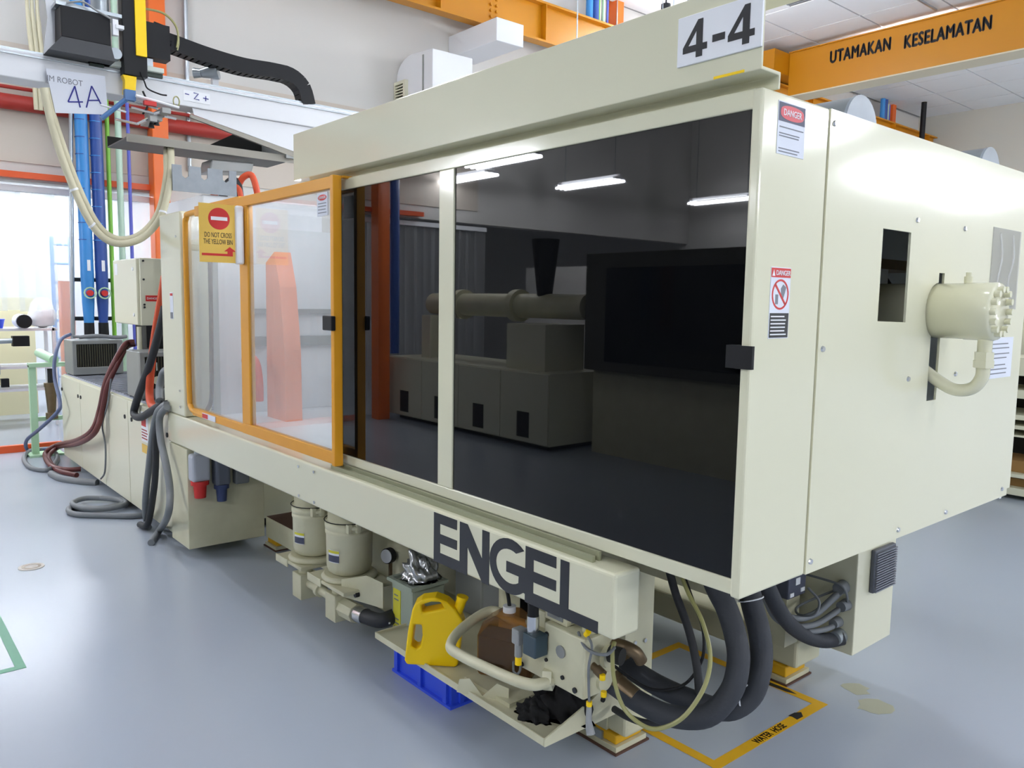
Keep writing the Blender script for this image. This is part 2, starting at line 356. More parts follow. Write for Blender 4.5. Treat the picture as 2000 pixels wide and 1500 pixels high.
struct('wall_far', B().box(-17.2, -17, -10, 22, 0, 6.5), mat('wall_far_white', (214, 217, 220), .6))
struct('baseboard_back', B().box(-9.4, 12.8, 21.57, 21.6, 0, .12), STEELGREY)

# ------------------------------------------------------------------ light fittings
def fitting(x, y, z, along, label, m=TUBEM, top=6.5, group='hanging fluorescent fittings'):
    f = thing('fluorescent_fitting', label, 'light', (x, y, z), group)
    dx, dy = (1, 0) if along == 'X' else (0, 1)
    bx = B().box(-.62*dx-.022*dy, .62*dx+.022*dy, -.62*dy-.022*dx, .62*dy+.022*dx, .05, .09).move((x, y, z)).box(x-.6*dx-.1*dy, x-.56*dx+.1*dy, y-.6*dy-.1*dx, y-.56*dy+.1*dx, z+.02, z+.05).box(x+.56*dx-.1*dy, x+.6*dx+.1*dy, y+.56*dy-.1*dx, y+.6*dy+.1*dx, z+.02, z+.05); obj('housing', bx, WHITE, f)
    t0 = None
    for k in (-.09, 0, .09):
        if t0 is None: t0 = obj('tube', B().cyl((x-.6*dx+k*dy, y-.6*dy+k*dx, z), (x+.6*dx+k*dy, y+.6*dy+k*dx, z), .016, n=10), m, f)
        else: dup(t0, Vector(origin(t0))+Vector(((k+.09)*dy, (k+.09)*dx, 0)), f)
    for s in (-.5, .5):
        obj('hanger', B().cyl((x+s*dx, y+s*dy, z+.08), (x+s*dx, y+s*dy, top), .006, n=6), GALV, f)
    return f
n = 0
LAB = 'three-tube fluorescent fitting hung from the ceiling, added out of sight to light the hall'
for (x, y, z, a) in [(4.1, 10.8, 4.2, 'Y'), (5.2, 15.6, 4.2, 'Y'), (5.3, 17.2, 4.2, 'Y'), (5.4, 20.6, 4.2, 'Y')]:
    fitting(x, y, z, a, 'three-tube fitting of the long bay, mirrored as a glare on the cream end panel', TUBEROWM, group='fittings mirrored in the end panel')
for (x, y, z, a, w) in [(-7.5, -2.9, 3.25, 'X', 'the highest bar in the smoked pane'), (-8.9, -3.4, 3.25, 'X', 'the bar cut by the door mullion'), (-8.3, -5.2, 3.3, 'X', 'the middle bar of the smoked pane'), (-8.0, -8.0, 3.3, 'X', 'the bar by the door handle')]:
    fitting(x, y, z, a, 'three-tube fitting over the opposite machine, mirrored as '+w.replace(' in the smoked pane','').replace(' of the smoked pane',''), group='fittings mirrored in the smoked pane')
for (x, y, z, a) in [(3.2, 2.0, 5.8, 'Y'), (3.2, 6.0, 5.8, 'Y'), (9.5, 10, 5.4, 'Y'), (9.0, 16, 5.4, 'Y'),
                     (.8, -2.8, 3.4, 'X'), (-.6, -4.4, 3.3, 'X'), (-6.5, 15.0, 6.1, 'X'), (-3.5, 15.0, 6.1, 'X'), (-1.0, 15.0, 6.1, 'X'), (-8.0, 10.3, 6.0, 'X'), (-1.0, 1.6, 5.8, 'X'), (-4.4, 1.0, 5.8, 'X'), (-7.2, .3, 5.8, 'X'),
                     (-4.4, 4.8, 3.5, 'X'), (-6.0, 7.0, 4.2, 'X'), (-7.0, 9.0, 5.0, 'X'), (1.2, 12.0, 5.8, 'X'), (1.2, 17.0, 5.8, 'X')]:
    fitting(x, y, z, a, LAB)  # unseen fittings, added as fill for ceiling, far wall and under the apron
for (x, y, z, a) in [(9.5, 4.4, 3.3, 'Y'), (9.5, 6.6, 3.3, 'Y'), (7.5, 1.2, 4.4, 'Y')]:
    fitting(x, y, z, a, LAB, TUBEROWM)  # unseen bright fittings, added for glare on the strips and end panel light
for (x, y) in [(-11.0, .9), (-11.0, 2.6), (-13.2, 1.8), (-15, 3.4), (-13, -1.5), (-15, .5)]:
    fitting(x, y, 3.6, 'Y', 'fluorescent fitting glowing in the bay behind the strip curtain', TUBEFARM, group='fittings behind the strip curtain')

# ------------------------------------------------------------------ crane
g = thing('crane_girder', 'yellow crane girder lettered UTAMAKAN KESELAMATAN under the ceiling', 'crane', (-3, 14.2, 5.53))
obj('web', B().box(-8.55, 10, 14.0, 14.36, 5.55, 6.33), YCRANE, g)
obj('bottom_flange', B().box(-8.55, 10, 13.97, 14.42, 5.525, 5.548), mat('flange_pale', (206, 196, 170), .5), g)
obj('top_flange', B().box(-8.55, 10, 13.97, 14.42, 6.332, 6.352), YCRANE, g)
obj('end_truck', B().box(-9.06, -8.56, 13.5, 14.9, 5.93, 6.33), YCRANE, g)
text('UTAMAKAN', .30, (-7.74, 13.995, 5.985), PX, PZ, INK, g, bold=.018, sx=.62, space=1.12)
text('KESELAMATAN', .30, (-6.42, 13.995, 5.95), PX, PZ, INK, g, bold=.018, sx=.62, space=1.10)
r = thing('crane_runway', 'yellow bolted runway beam of the crane running along the white wall', 'crane', (-9.2, 10, 5.5))
obj('web', B().box(-8.98, -8.96, -2, 21.5, 5.37, 5.87), YCRANE, r)
obj('bottom_flange', B().box(-9.03, -8.86, -2, 21.5, 5.34, 5.37), YCRANE, r)
obj('top_flange', B().box(-9.03, -8.86, -2, 21.5, 5.87, 5.90), YCRANE, r)
st = None
for k in range(9):
    y = 6.2+k*1.85
    if st is None: st = obj('stiffener', B().box(-8.96, -8.85, y-.008, y+.008, 5.37, 5.87), YCRANE, r)
    else: dup(st, Vector(origin(st))+Vector((0, 1.85*k, 0)), r)
bo = None
for k in range(6):
    for s_ in (0, .1):
        q = (-8.945, 7.1+s_, 5.42+.08*k)
        if bo is None: bo = obj('bolt', B().cyl((-8.96, q[1], q[2]), (-8.93, q[1], q[2]), .02, n=6), YCRANE, r, loc=q)
        else: dup(bo, q, r)
obj('wall_bracket', B().box(-9.395, -8.9, 3.9, 4.1, 5.2, 5.34).box(-9.395, -8.9, 12.4, 12.6, 5.2, 5.34).box(-9.395, -8.9, 16.4, 16.6, 5.2, 5.34), YCRANE, r)
tag(obj('light_trunking', B().box(-8.8, 3, 11.60, 11.66, 6.38, 6.43).box(-5.9, -5.87, 11.6, 13.9, 6.40, 6.43).box(-4.0, -3.97, 11.6, 13.9, 6.40, 6.43), GALV), 'thin grey trunking hung below the ceiling past the crane girder', 'trunking')
tag(obj('drop_post', B().cyl((-8.6, 20, 5.2), (-8.6, 20, 6.5), .06), BLACK), 'black post dropping from the ceiling above the far end of the cream panel', 'post')
tag(obj('drop_rod', B().cyl((-7.94, 9.6, 5.75), (-7.94, 9.6, 6.0), .07).cyl((-7.94, 9.6, 6.0), (-7.94, 9.6, 6.46), .012, n=8), BLACK), 'small black fitting hung from the ceiling, peeping over the valance left of plate 4-4', 'post')

# ------------------------------------------------------------------ pipes and columns on the wall
def service_set(y, z0, tagtxt, bottom):
    o = tag(obj('steel_column', B().box(-9.36, -9.18, y+.68, y+.85, bottom, 6.5), ORANGE, bevel=.01), f'orange square steel column {tagtxt}', 'column')
    pz = z0
    a = thing('water_pipe', f'light blue fat water pipe {tagtxt}', 'pipe', (-9.1, y-.02, pz))
    obj('pipe', B().tube([(-9.1, y-.02, pz+.12), (-9.1, y-.02, pz+.35), (-9.1, y-.02, pz+.62), (-9.1, y-.03, 6.45)], [.046, .058, .062, .054], 18, spline=False), PBLUE, a)
    b = thing('water_pipe', f'dark blue fat water pipe {tagtxt}', 'pipe', (-9.1, y+.115, pz))
    obj('pipe', B().tube([(-9.1, y+.115, pz+.12), (-9.1, y+.115, pz+.35), (-9.1, y+.115, pz+.62), (-9.1, y+.105, 6.45)], [.042, .055, .06, .054], 18, spline=False), PNAVY, b)
    tag(obj('service_pipe', B().cyl((-9.15, y+.23, 0), (-9.15, y+.23, 6.4), .022, n=12), PGREEN), f'bright green pipe {tagtxt}', 'pipe')
    tag(obj('service_pipe', B().cyl((-9.15, y+.335, 0), (-9.15, y+.335, 6.4), .032, n=12), PPALE), f'pale mint pipe {tagtxt}', 'pipe')
    tag(obj('service_pipe', B().cyl((-9.15, y+.43, 0), (-9.15, y+.43, 6.4), .018, n=12), PINDIGO), f'thin indigo pipe {tagtxt}', 'pipe')
    return a, b
a, b = service_set(2.0, 1.17, 'on the wall behind the low cream cabinet', 0)
for p, y, txt in ((a, 1.98, 1), (b, 2.115, 2)):
    obj('collar', B().cyl((-9.1, y, .95), (-9.1, y, 1.31), .052, .048), BLACK, p)
    hw = obj('hand_wheel', B().tube([(-9.0+.0, y+.055*math.cos(k*.5236), 1.615+.055*math.sin(k*.5236)) for k in range(13)], .008, 6, spline=False), MINT, p)
    obj('hub', B().cyl((-9.08, y, 1.615), (-8.99, y, 1.615), .03), RED, hw)
    obj('label_tag', B().box(-9.042, -9.036, y-.01, y+.02, 1.84, 1.95), WHITE, p)
    rb = None
    for k in range(16):
        q = (-9.1, y-.008, 2.15+.17*k)
        if rb is None: rb = obj('tie_band', B().cyl((q[0], q[1], q[2]), (q[0], q[1], q[2]+.008), .0605), PNAVY if p is a else PBLUE, p, loc=q)
        else: dup(rb, q, p)
service_set(9.2, 4.5, 'on the wall above the long valance', 4.2)
service_set(19.0, 4.5, 'far along the wall between the galvanised ducts', 4.2)
s = thing('strut_frame', 'dark steel struts holding the pipes behind the low cabinet', 'strut', (-9.2, 2.1, 0))
for z in (1.75, 1.35): obj('strut', B().box(-9.22, -9.17, 1.86, 2.5, z-.02, z+.02), DARK, s)
obj('upright', B().box(-9.24, -9.19, 2.48, 2.53, 0, 1.8), DARK, s)
tag(obj('conduit_post', B().tube([(-9.12, 1.8, 0), (-9.12, 1.83, 1.2), (-9.12, 1.875, 2.9), (-9.12, 1.9, 3.6)], .02, 10, spline=False), GALV), 'thin galvanised conduit post left of the blue pipes', 'conduit')
tag(obj('wall_rail', B().box(-9.37, -9.3, -3, 2.7, 2.74, 2.8), mat('orange_red_paint', (222, 88, 36), .4)), 'orange red rail along the wall above the strip curtain', 'rail')
tag(obj('red_pipe', B().cyl((-9.3, -3, 3.46), (-9.3, 9, 3.46), .075), REDPIPE), 'thick red pipe along the wall behind the robot sign', 'pipe')
tag(obj('red_pipe', B().cyl((-9.3, -3, 3.6), (-9.3, 9, 3.6), .018, n=8), REDPIPE), 'thin red pipe just above the thick red pipe', 'pipe')
for k, x in enumerate((1.575, 1.615, 1.66)):
    tag(obj('flexible_conduit', B().tube([(-9.2, x-.02, 6.4), (-9.2, x-.01, 4.6), (-9.2, x, 4.2), (-9.2, x+.02, 3.85), (-9.2, x+.03, 3.4)], [.014, .014, .022, .022, .02], 8), BEIGEHOSE), ('leftmost', 'middle', 'rightmost')[k]+' of three cream flexible conduits down the wall behind the robot head', 'conduit', 'three cream conduits on the wall')
tag(obj('wall_conduit', B().cyl((-9.36, 3.12, 3.0), (-9.36, 3.12, 6.4), .025, n=8), GALV), 'grey conduit down the wall right of the orange column', 'conduit')
h = thing('horn_siren', 'grey horn siren above the robot beam, below the cable chain', 'siren', (-5.6, 2.02, 2.99))
obj('horn', B().cyl((-5.62, 1.97, 3.10), (-5.56, 2.06, 3.12), .03, .055), GALV, h)
obj('driver', B().cyl((-5.65, 1.93, 3.10), (-5.62, 1.97, 3.10), .035, .028), GALV, h)
obj('bracket', B().box(-5.62, -5.58, 2.03, 2.07, 2.985, 3.09), WHITE, h)

# wall ducts, white
d1 = thing('extract_duct', 'white duct elbow with a louvred inlet sticking out of the wall, seen over the valance', 'duct', (-9, 6.2, 4.1))
ce = [(-9.4, 4.0), (-9.4, 4.52)] + [(-9.4+.36*(1-math.cos(t)), 4.52+.25*math.sin(t)) for t in [k*math.pi/12 for k in range(1, 7)]] + [(-8.56, 4.735), (-8.56, 4.0)]
obj('casing', B().prism(ce, (0, 5.87, 0), PX, PZ, (0, .63, 0)), DUCTW, d1, bevel=.01)
obj('seam_strip', B().box(-8.78, -8.75, 5.862, 5.87, 4.05, 4.7), STEELGREY, d1)
gr = obj('louvre_frame', B().prism([[(-9.39, 4.06), (-9.12, 4.06), (-9.12, 4.46), (-9.39, 4.46)], [(-9.37, 4.08), (-9.17, 4.08), (-9.17, 4.42), (-9.37, 4.42)]], (0, 5.87, 0), PX, PZ, (0, -.05, 0)), CREAM_CAB, d1)
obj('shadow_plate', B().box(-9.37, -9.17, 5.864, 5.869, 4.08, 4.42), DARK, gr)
sl = None
for k in range(9):
    if sl is None: sl = obj('slat', B().box(-9.37, -9.17, 5.83, 5.85, 4.09, 4.105), CREAM_CAB, gr)
    else: dup(sl, Vector(origin(sl))+Vector((0, 0, .037*k)), gr)
d2 = tag(obj('box_duct', B().box(-9.4, -8.33, 6.71, 7.17, 4.96, 5.25), DUCTW, bevel=.008), 'white square duct box stuck out in front of the yellow runway beam', 'duct')

# ------------------------------------------------------------------ strip curtain and the bay behind it
pc = thing('strip_curtain', 'clear plastic strip curtain hanging over the bay at the far left', 'curtain', (-9.42, 1.6, .02))
obj('rail', B().box(-9.5, -9.42, -4.2, 2.9, 2.62, 2.68), WHITE, pc)
sp = None
def strip_mesh(zb):
    b = B(); bm = b.bm; n = 6; va = []
    for z in (zb, 2.63):
        row = []
        for s in range(n+1):
            u = s/n-.5; row.append(bm.verts.new((-.018*(1-4*u*u), u*.2, z)))
        va.append(row)
    for k in range(n):
        f = bm.faces.new((va[0][k], va[0][k+1], va[1][k+1], va[1][k])); f.smooth = True
    return b
for k in range(46):
    y = -4.1+k*.152
    if sp is None:
        sp = obj('strip', strip_mesh(.03), PVC, pc, loc=(0,0,0)); sp.location = (-9.45, y, 0); ORG[sp.name] = sp.location.copy()
        short = None
    elif .6 < y < 1.74:     # this stretch is gathered up
        zb = 1.40
        if short is None: short = obj('strip', strip_mesh(zb), PVC, pc, loc=(0,0,0)); c = short; c.location = (-9.45, y, 0); ORG[c.name] = c.location.copy()
        else: c = dup(short, (-9.45-.025*(k % 2), y, random.uniform(0, .05)), pc)
        c.rotation_euler.z = random.uniform(-.25, .25)
    else:
        c = dup(sp, (-9.45-.025*(k % 2), y, 0), pc); c.rotation_euler.z = random.uniform(-.25, .25)
tr = thing('floor_track', 'orange track with a dark seal across the floor under the strip curtain', 'rail', (-9.3, 1, 0))
obj('rail', B().box(-9.33, -9.27, -2, 1.72, 0, .07), mat('orange_red_paint', (222, 88, 36), .4), tr)
obj('seal', B().box(-9.42, -9.38, -2, 1.72, 0, .05), DARK, tr)
rk = thing('steel_rack', 'white steel rack seen under the gathered end of the strip curtain', 'rack', (-11, 1.5, 0))
for (x, y) in ((-11, 1.05), (-11, 2.0), (-11.5, 1.05), (-11.5, 2.0)): obj('post', B().box(x-.02, x+.02, y-.02, y+.02, 0, 1.2), WHITE, rk)
for z in (.45, .72, 1.17): obj('shelf', B().box(-11.52, -10.98, 1.0, 2.04, z-.015, z+.015), WHITE, rk)
tag(obj('white_sack', B().lathe((-11.2, 1.92, 1.185), [(.02,0),(.13,.03),(.16,.15),(.11,.3),(.05,.36),(.01,.37)], 14), WHITE), 'crumpled white sack on the right end of the rack behind the curtain', 'sack')
lm = thing('drum_motor', 'black round motor with white band on the rack under the curtain', 'motor', (-10.95, 1.68, 1.185))
obj('body', B().cyl((-11.2, 1.68, 1.27), (-10.92, 1.68, 1.27), .085), WHITE, lm)
obj('cap', B().cyl((-10.92, 1.68, 1.27), (-10.88, 1.68, 1.27), .08), BLACK, lm)
tag(obj('blue_tub', B().lathe((-11.1, 1.42, 1.185), [(.07,0),(.09,.1),(.095,.1),(.095,.11)], 20), CRATE), 'small blue tub on the left end of the rack behind the curtain', 'tub')
vm = thing('valve_assembly', 'dark valve and pipe assembly hanging on the white rack front', 'valve', (-10.9, 1.3, .5))
obj('body', B().cyl((-10.93, 1.2, 1.03), (-10.93, 1.72, 1.05), .03).cyl((-10.93, 1.4, .65), (-10.93, 1.4, 1.03), .02), GALV, vm)
obj('actuator', B().box(-10.98, -10.86, 1.55, 1.72, .98, 1.1).box(-10.97, -10.9, 1.25, 1.33, .62, .72).box(-10.97, -10.9, 1.42, 1.5, .5, .6), BLACK, vm)
ld = thing('blue_ladder', 'blue ladder standing far behind the strip curtain', 'ladder', (-12, 2.3, 0))
for y in (2.2, 2.42): obj('stile', B().box(-12.02, -11.98, y-.02, y+.02, 0, 2.35), PBLUE, ld)
ru = None
for k in range(9):
    if ru is None: ru = obj('rung', B().cyl((-12, 2.2, .25), (-12, 2.42, .25), .015, n=8), PBLUE, ld)
    else: dup(ru, Vector(origin(ru))+Vector((0, 0, .25*k)), ld)
tag(obj('steel_column', B().box(-10.55, -10.4, 1.98, 2.12, 0, 1.75), ORANGE), 'short orange post seen through the strip curtain left of the blue pipes', 'column')
tag(obj('store_counter', B().box(-13.2, -12.2, -.6, 2.0, 0, 1.55), mat('counter_cream', (214, 208, 170), .6)), 'pale cream cabinet far behind the strip curtain', 'cabinet')

# mint valve stand
ms = thing('valve_stand', 'mint green steel stand holding a brown valve, by the curtain', 'stand', (-8.95, 1.6, 0))
obj('frame_post', B().box(-9.02, -8.96, 1.40, 1.46, .02, .9), MINT, ms)
obj('frame_post', B().box(-9.02, -8.96, 1.74, 1.80, .02, .9), MINT, ms)
obj('top_rail', B().box(-9.04, -8.94, 1.40, 1.80, .88, .92), MINT, ms)
obj('foot_plate', B().box(-9.1, -8.86, 1.36, 1.66, 0, .02), MINT, ms)
obj('cross_bar', B().box(-9.02, -8.98, 1.46, 1.74, .34, .38), MINT, ms)
vb = obj('valve_body', B().cyl((-8.98, 1.585, .40), (-8.98, 1.585, .68), .035, .055).cyl((-8.98, 1.585, .68), (-8.98, 1.585, .72), .06).cyl((-8.98, 1.585, .36), (-8.98, 1.585, .42), .055), BRASS, ms)
obj('stem', B().cyl((-8.98, 1.585, .72), (-8.98, 1.585, .86), .025), DARK, vb)
tag(obj('grey_pipe', B().cyl((-9.3, 1.55, 1.0), (-8.95, 1.62, .95), .045), MINT), 'pale capped pipe end lying on the mint green stand', 'pipe')

# ------------------------------------------------------------------ injection unit cabinet (far left)
lc = thing('injection_unit_cabinet', 'long low cream cabinet with flush doors running left from the machine', 'cabinet', (-6.95, 2.0, .05))
obj('body', B().box(-8.53, -5.26, 1.615, 2.6, .06, .84), CREAM_CAB, lc)
obj('plinth', B().box(-8.4, -5.3, 1.72, 2.5, 0, .06), DARK, lc)
for k, (x0, x1) in enumerate(((-8.53, -7.775), (-7.765, -6.965), (-6.955, -6.26), (-6.25, -5.26))):
    dr = obj('door', B().box(x0, x1, 1.595, 1.615, .06, .83), CREAM_CAB, lc, bevel=.004)
    for x in ((x0+.03,) if k in (0,) else ((x0+.1, x1-.07) if k == 3 else ((x0+.03,) if k == 1 else (x1-.07,)))):
        obj('latch', B().cyl((x, 1.588, .70), (x, 1.596, .70), .016, n=12), INK, dr)
    if k == 3:
        obj('warning_sticker', B().box(-5.91, -5.75, 1.593, 1.595, .58, .79), WHITE, dr)
        st = obj('sticker_red', B().box(-5.9, -5.80, 1.591, 1.593, .69, .77), RED, dr)
        obj('sticker_text', lines(B(), 'Y', [.60, .62, .64, .66], -5.9, -5.76, .008, .002, 1.593), REDPIPE, dr)
        obj('sticker_yellow', B().box(-5.91, -5.75, 1.593, 1.595, .50, .56), YSIGN, dr)
    if k == 0: obj('latch', B().cyl((x1-.06, 1.588, .70), (x1-.06, 1.596, .70), .016, n=12), INK, dr)
top = obj('top_grating', B().box(-8.5, -5.3, 1.62, 2.58, .84, .846), mat('grating_grey', (168, 172, 186), .4), lc)
bar = None
for k in range(40):
    x = -8.45+.08*k
    if bar is None: bar = obj('bar', B().box(x, x+.012, 1.64, 2.56, .846, .850), GREYHOSE, top)
    else: dup(bar, Vector(origin(bar))+Vector((.08*k, 0, 0)), top)

def cooler(x0, x1, y0, y1, z0, z1, label):
    c = thing('oil_cooler', label, 'cooler', ((x0+x1)/2, (y0+y1)/2, z0), 'grey radiator boxes on the low cabinet')
    obj('casing', B().prism([[(y0,z0),(y1,z0),(y1,z1),(y0,z1)], [(y0+.035,z0+.07),(y1-.05,z0+.07),(y1-.05,z1-.035),(y0+.035,z1-.035)]], (x1,0,0), PY, PZ, (-.02,0,0)).box(x0, x1-.02, y0, y1, z0, z1), STEELGREY, c, bevel=.006)
    gl = obj('core', B().box(x1-.02, x1-.015, y0+.035, y1-.05, z0+.07, z1-.035), DARK, c)
    f = None; nn = int((y1-y0-.1)/.02)
    for k in range(nn):
        y = y0+.045+k*.02
        if f is None: f = obj('fin', B().box(x1-.015, x1-.006, y, y+.006, z0+.07, z1-.035), mat('fin_olive', (70, 68, 50), .5), gl)
        else: dup(f, Vector(origin(f))+Vector((0, .02*k, 0)), gl)
    return c
cooler(-8.52, -8.17, 1.63, 2.06, .857, 1.175, 'grey radiator box with dark ribbed core at the far end of the low cabinet')
c2 = cooler(-6.38, -6.03, 1.63, 2.1, .857, 1.195, 'grey radiator box with dark core beside the machine pillar')
obj('hook', B().cyl((-6.02, 1.74, 1.06), (-6.02, 1.74, 1.12), .004, n=6), CHROME, c2)
obj('float_cap', B().cyl((-6.02, 1.74, .99), (-6.01, 1.74, .99), .03), CREAM, c2)
cb = thing('control_box', 'cream control box raised above the second radiator, danger label on its side', 'box', (-6.8, 1.95, 1.37))
obj('casing', B().box(-7.14, -6.455, 1.765, 2.25, 1.37, 1.882), CREAM_CAB, cb, bevel=.006)
bd = obj('door', B().box(-7.13, -6.48, 1.745, 1.765, 1.375, 1.878), CREAM_CAB, cb, bevel=.004)
for z in (1.45, 1.80): obj('latch', B().cyl((-6.56, 1.738, z), (-6.56, 1.745, z), .014, n=10), WHITE, bd)
obj('label_sticker', B().box(-7.08, -7.0, 1.743, 1.745, 1.76, 1.85), WHITE, bd)
da = obj('danger_label', B().box(-6.455, -6.452, 1.80, 1.90, 1.555, 1.60), RED, cb)
text('DANGER', .022, (-6.451, 1.808, 1.57), PY, PZ, WHITE, da)
for (y, z) in ((1.79, 1.86), (1.79, 1.72), (1.79, 1.53), (1.79, 1.51)): obj('screw', B().cyl((-6.456, y, z), (-6.448, y, z), .008, n=8), INK, cb)
tag(obj('motor_stand', B().box(-6.75, -6.46, 1.80, 2.2, 1.2, 1.37).box(-7.0, -6.6, 1.9, 2.2, .857, 1.2), BLACK), 'black motor block under the cream control box', 'motor')
tag(obj('copper_fitting', B().cyl((-6.5, 1.76, 1.15), (-6.5, 1.76, 1.36), .018), mat('cream_pipe', (220, 216, 190), .5)), 'short cream pipe between control box and second radiator', 'pipe')
tag(obj('hose_bundle', B().tube([(-8.3, 1.72, 1.20), (-8.2, 1.85, 1.215), (-8.15, 2.0, 1.20), (-8.2, 2.1, 1.205)], .018, 8).tube([(-8.45, 1.7, 1.2), (-8.3, 1.9, 1.2), (-8.25, 2.05, 1.2)], .014, 8), GREYHOSE), 'grey hoses lying over the top of the far radiator', 'hose')
tag(obj('cable_clump', B().tube([(-6.9, 1.9, .87), (-6.7, 1.8, .89), (-6.8, 2.0, .90), (-6.6, 1.95, .88), (-6.75, 1.85, .93), (-6.55, 1.8, .88)], .02, 8), BLUEHOSE), 'tangle of dark cables on the low cabinet beside the second radiator', 'cable')
# barrel of our injection unit, seen as pieces between column and machine
tag(obj('white_cover', B().box(-6.2, -5.32, 1.85, 2.7, 1.9, 2.26), WHITE, bevel=.01), 'white sheet cover behind the pillar, under the slotted plate', 'cover')
tag(obj('machine_cover', B().box(-8.0, -5.5, 2.6, 3.2, .2, 1.5), CREAM_CAB), 'cream machine body standing behind the low cabinet', 'machine')

# ------------------------------------------------------------------ the moulding machine
m = thing('moulding_machine', 'big cream injection moulding machine with smoked sliding door and ENGEL lettering', 'machine', (-3.1, 2.4, 0))
# right end
p1 = obj('corner_panel', B().box(-1.068, -1.04, 1.602, 1.8955, .9, 2.085), CREAM, m, bevel=.006)
hole1 = [(2.212, 1.561), (2.387, 1.557), (2.387, 1.816), (2.212, 1.816)]
R = .086; cyc = (2.605, 1.592)
arcs = []
a0 = math.asin(.035/R)
arcs += [(2.57, 1.312), (2.64, 1.312)]
for k in range(13):
    t = -math.pi/2+a0 + (math.pi-2*a0)*k/12; arcs.append((cyc[0]+R*math.cos(t), cyc[1]+R*math.sin(t)))
arcs += [(2.64, 1.708), (2.60, 1.708)]
t0 = math.asin(.005/R)
for k in range(13):
    t = math.pi/2+t0 + (math.pi-t0-a0)*k/12; arcs.append((cyc[0]+R*math.cos(t), cyc[1]+R*math.sin(t)))
p2 = obj('end_panel', B().prism([[(1.8985,.9),(3.345,.9),(3.345,.925),(3.375,.925),(3.375,2.085),(1.8985,2.085)], hole1, arcs], (-1.045,0,0), PY, PZ, (.007,0,0)), CREAM, m)
bt = None
for (y, z) in ((2.42,1.854),(2.769,1.854),(1.92,1.491),(2.43,1.388),(2.777,1.387),(1.918,.932),(2.43,.927),(2.781,.925),(3.29,.931),(1.918,2.052)):
    q = (-1.038, y, z)
    if bt is None: bt = obj('bolt', B().cyl((-.001,0,0), (.005,0,0), .009, .007, n=8), CHROME, p2, loc=(0,0,0)); bt.location = q; ORG[bt.name] = bt.location.copy()
    else: dup(bt, q, p2)
# labels on the corner panel
w1 = obj('warning_label', B().box(-1.04, -1.0385, 1.665, 1.782, 1.948, 2.066), PAPER, p1)
obj('label_header', B().box(-1.0385, -1.038, 1.667, 1.780, 2.022, 2.064), mat('label_navy', (70, 74, 96), .5), w1)
obj('danger_oval', B().prism([(1.7235+.05*math.cos(t)*min(1, 1.25), 2.043+.0165*math.copysign(abs(math.sin(t))**.6, math.sin(t))) for t in [k*math.pi/12 for k in range(24)]], (-1.038,0,0), PY, PZ, (.0006,0,0)), mat('label_red', (214, 92, 100), .5), w1)
text('DANGER', .021, (-1.0370, 1.7235, 2.036), PY, PZ, WHITE, w1, sx=.92, align='CENTER')
obj('print_lines', lines(B(), 'X', [2.008, 1.994, 1.988, 1.960, 1.953], 1.672, 1.776, .0025, .0005, -1.0385), GREYINK, w1)
w2 = obj('warning_label', B().box(-1.04, -1.0385, 1.668, 1.753, 1.522, 1.690), PAPER, p1)
hd = obj('label_header', B().box(-1.0385, -1.038, 1.669, 1.752, 1.666, 1.688), RED, w2)
text('DANGER', .017, (-1.0374, 1.7185, 1.671), PY, PZ, WHITE, w2, sx=.9, align='CENTER')
obj('hazard_triangle', B().prism([(1.672, 1.669), (1.684, 1.669), (1.678, 1.684)], (-1.038,0,0), PY, PZ, (.0006,0,0)), WHITE, w2)
ring = [(1.7105+.036*math.cos(t), 1.626+.036*math.sin(t)) for t in [k*math.pi/16 for k in range(32)]]
rin = [(1.7105+.0315*math.cos(t), 1.626+.0315*math.sin(t)) for t in [k*math.pi/16 for k in range(32)]]
obj('prohibition_ring', B().prism([ring, rin], (-1.0385,0,0), PY, PZ, (.0008,0,0)).prism([(1.685,1.648),(1.689,1.652),(1.736,1.604),(1.732,1.600)], (-1.0385,0,0), PY, PZ, (.0008,0,0)), RED, w2)
obj('pictogram', B().prism([(1.69,1.603),(1.702,1.603),(1.702,1.626),(1.69,1.626)], (-1.0385,0,0), PY, PZ, (.0004,0,0)).prism([(1.712,1.64),(1.722,1.65),(1.735,1.643),(1.73,1.63),(1.722,1.612),(1.714,1.625)], (-1.0385,0,0), PY, PZ, (.0004,0,0)), GREYINK, w2)
obj('text_block', B().box(-1.0385, -1.038, 1.670, 1.751, 1.524, 1.582), INK, w2)
obj('print_lines', lines(B(), 'X', [1.530+.0085*k for k in range(6)], 1.674, 1.748, .003, .0005, -1.038), WHITE, w2)
# hydraulic cylinder
hc = obj('hydraulic_cylinder', B().lathe((-1.25, 2.605, 1.592), [(.084,0),(.084,.295),(.086,.297),(.086,.375),(.083,.383),(.0,.383)], 40, 'X'), CREAM, m)
hb = None
for k in range(14):
    t = 2*math.pi*k/14
    q = Vector((-.867, 2.605+.066*math.cos(t), 1.592+.066*math.sin(t)))
    if hb is None: hb = obj('bolt', B().cyl((0,0,0), (.016,0,0), .0095, n=12), CREAM, hc, loc=(0,0,0)); hb.location = q; ORG[hb.name] = q
    else: dup(hb, q, hc)
obj('bleed_port', B().cyl((-.955,2.605,1.676), (-.955,2.605,1.696), .012).cyl((-.955,2.605,1.694), (-.955,2.605,1.708), .008), CREAM, hc)
obj('hex_union', B().cyl((-.895,2.60,1.470), (-.895,2.60,1.512), .020).cyl((-.895,2.60,1.445), (-.895,2.60,1.472), .027, n=6).cyl((-.895,2.60,1.425), (-.895,2.60,1.447), .029, n=6), CREAM, hc)
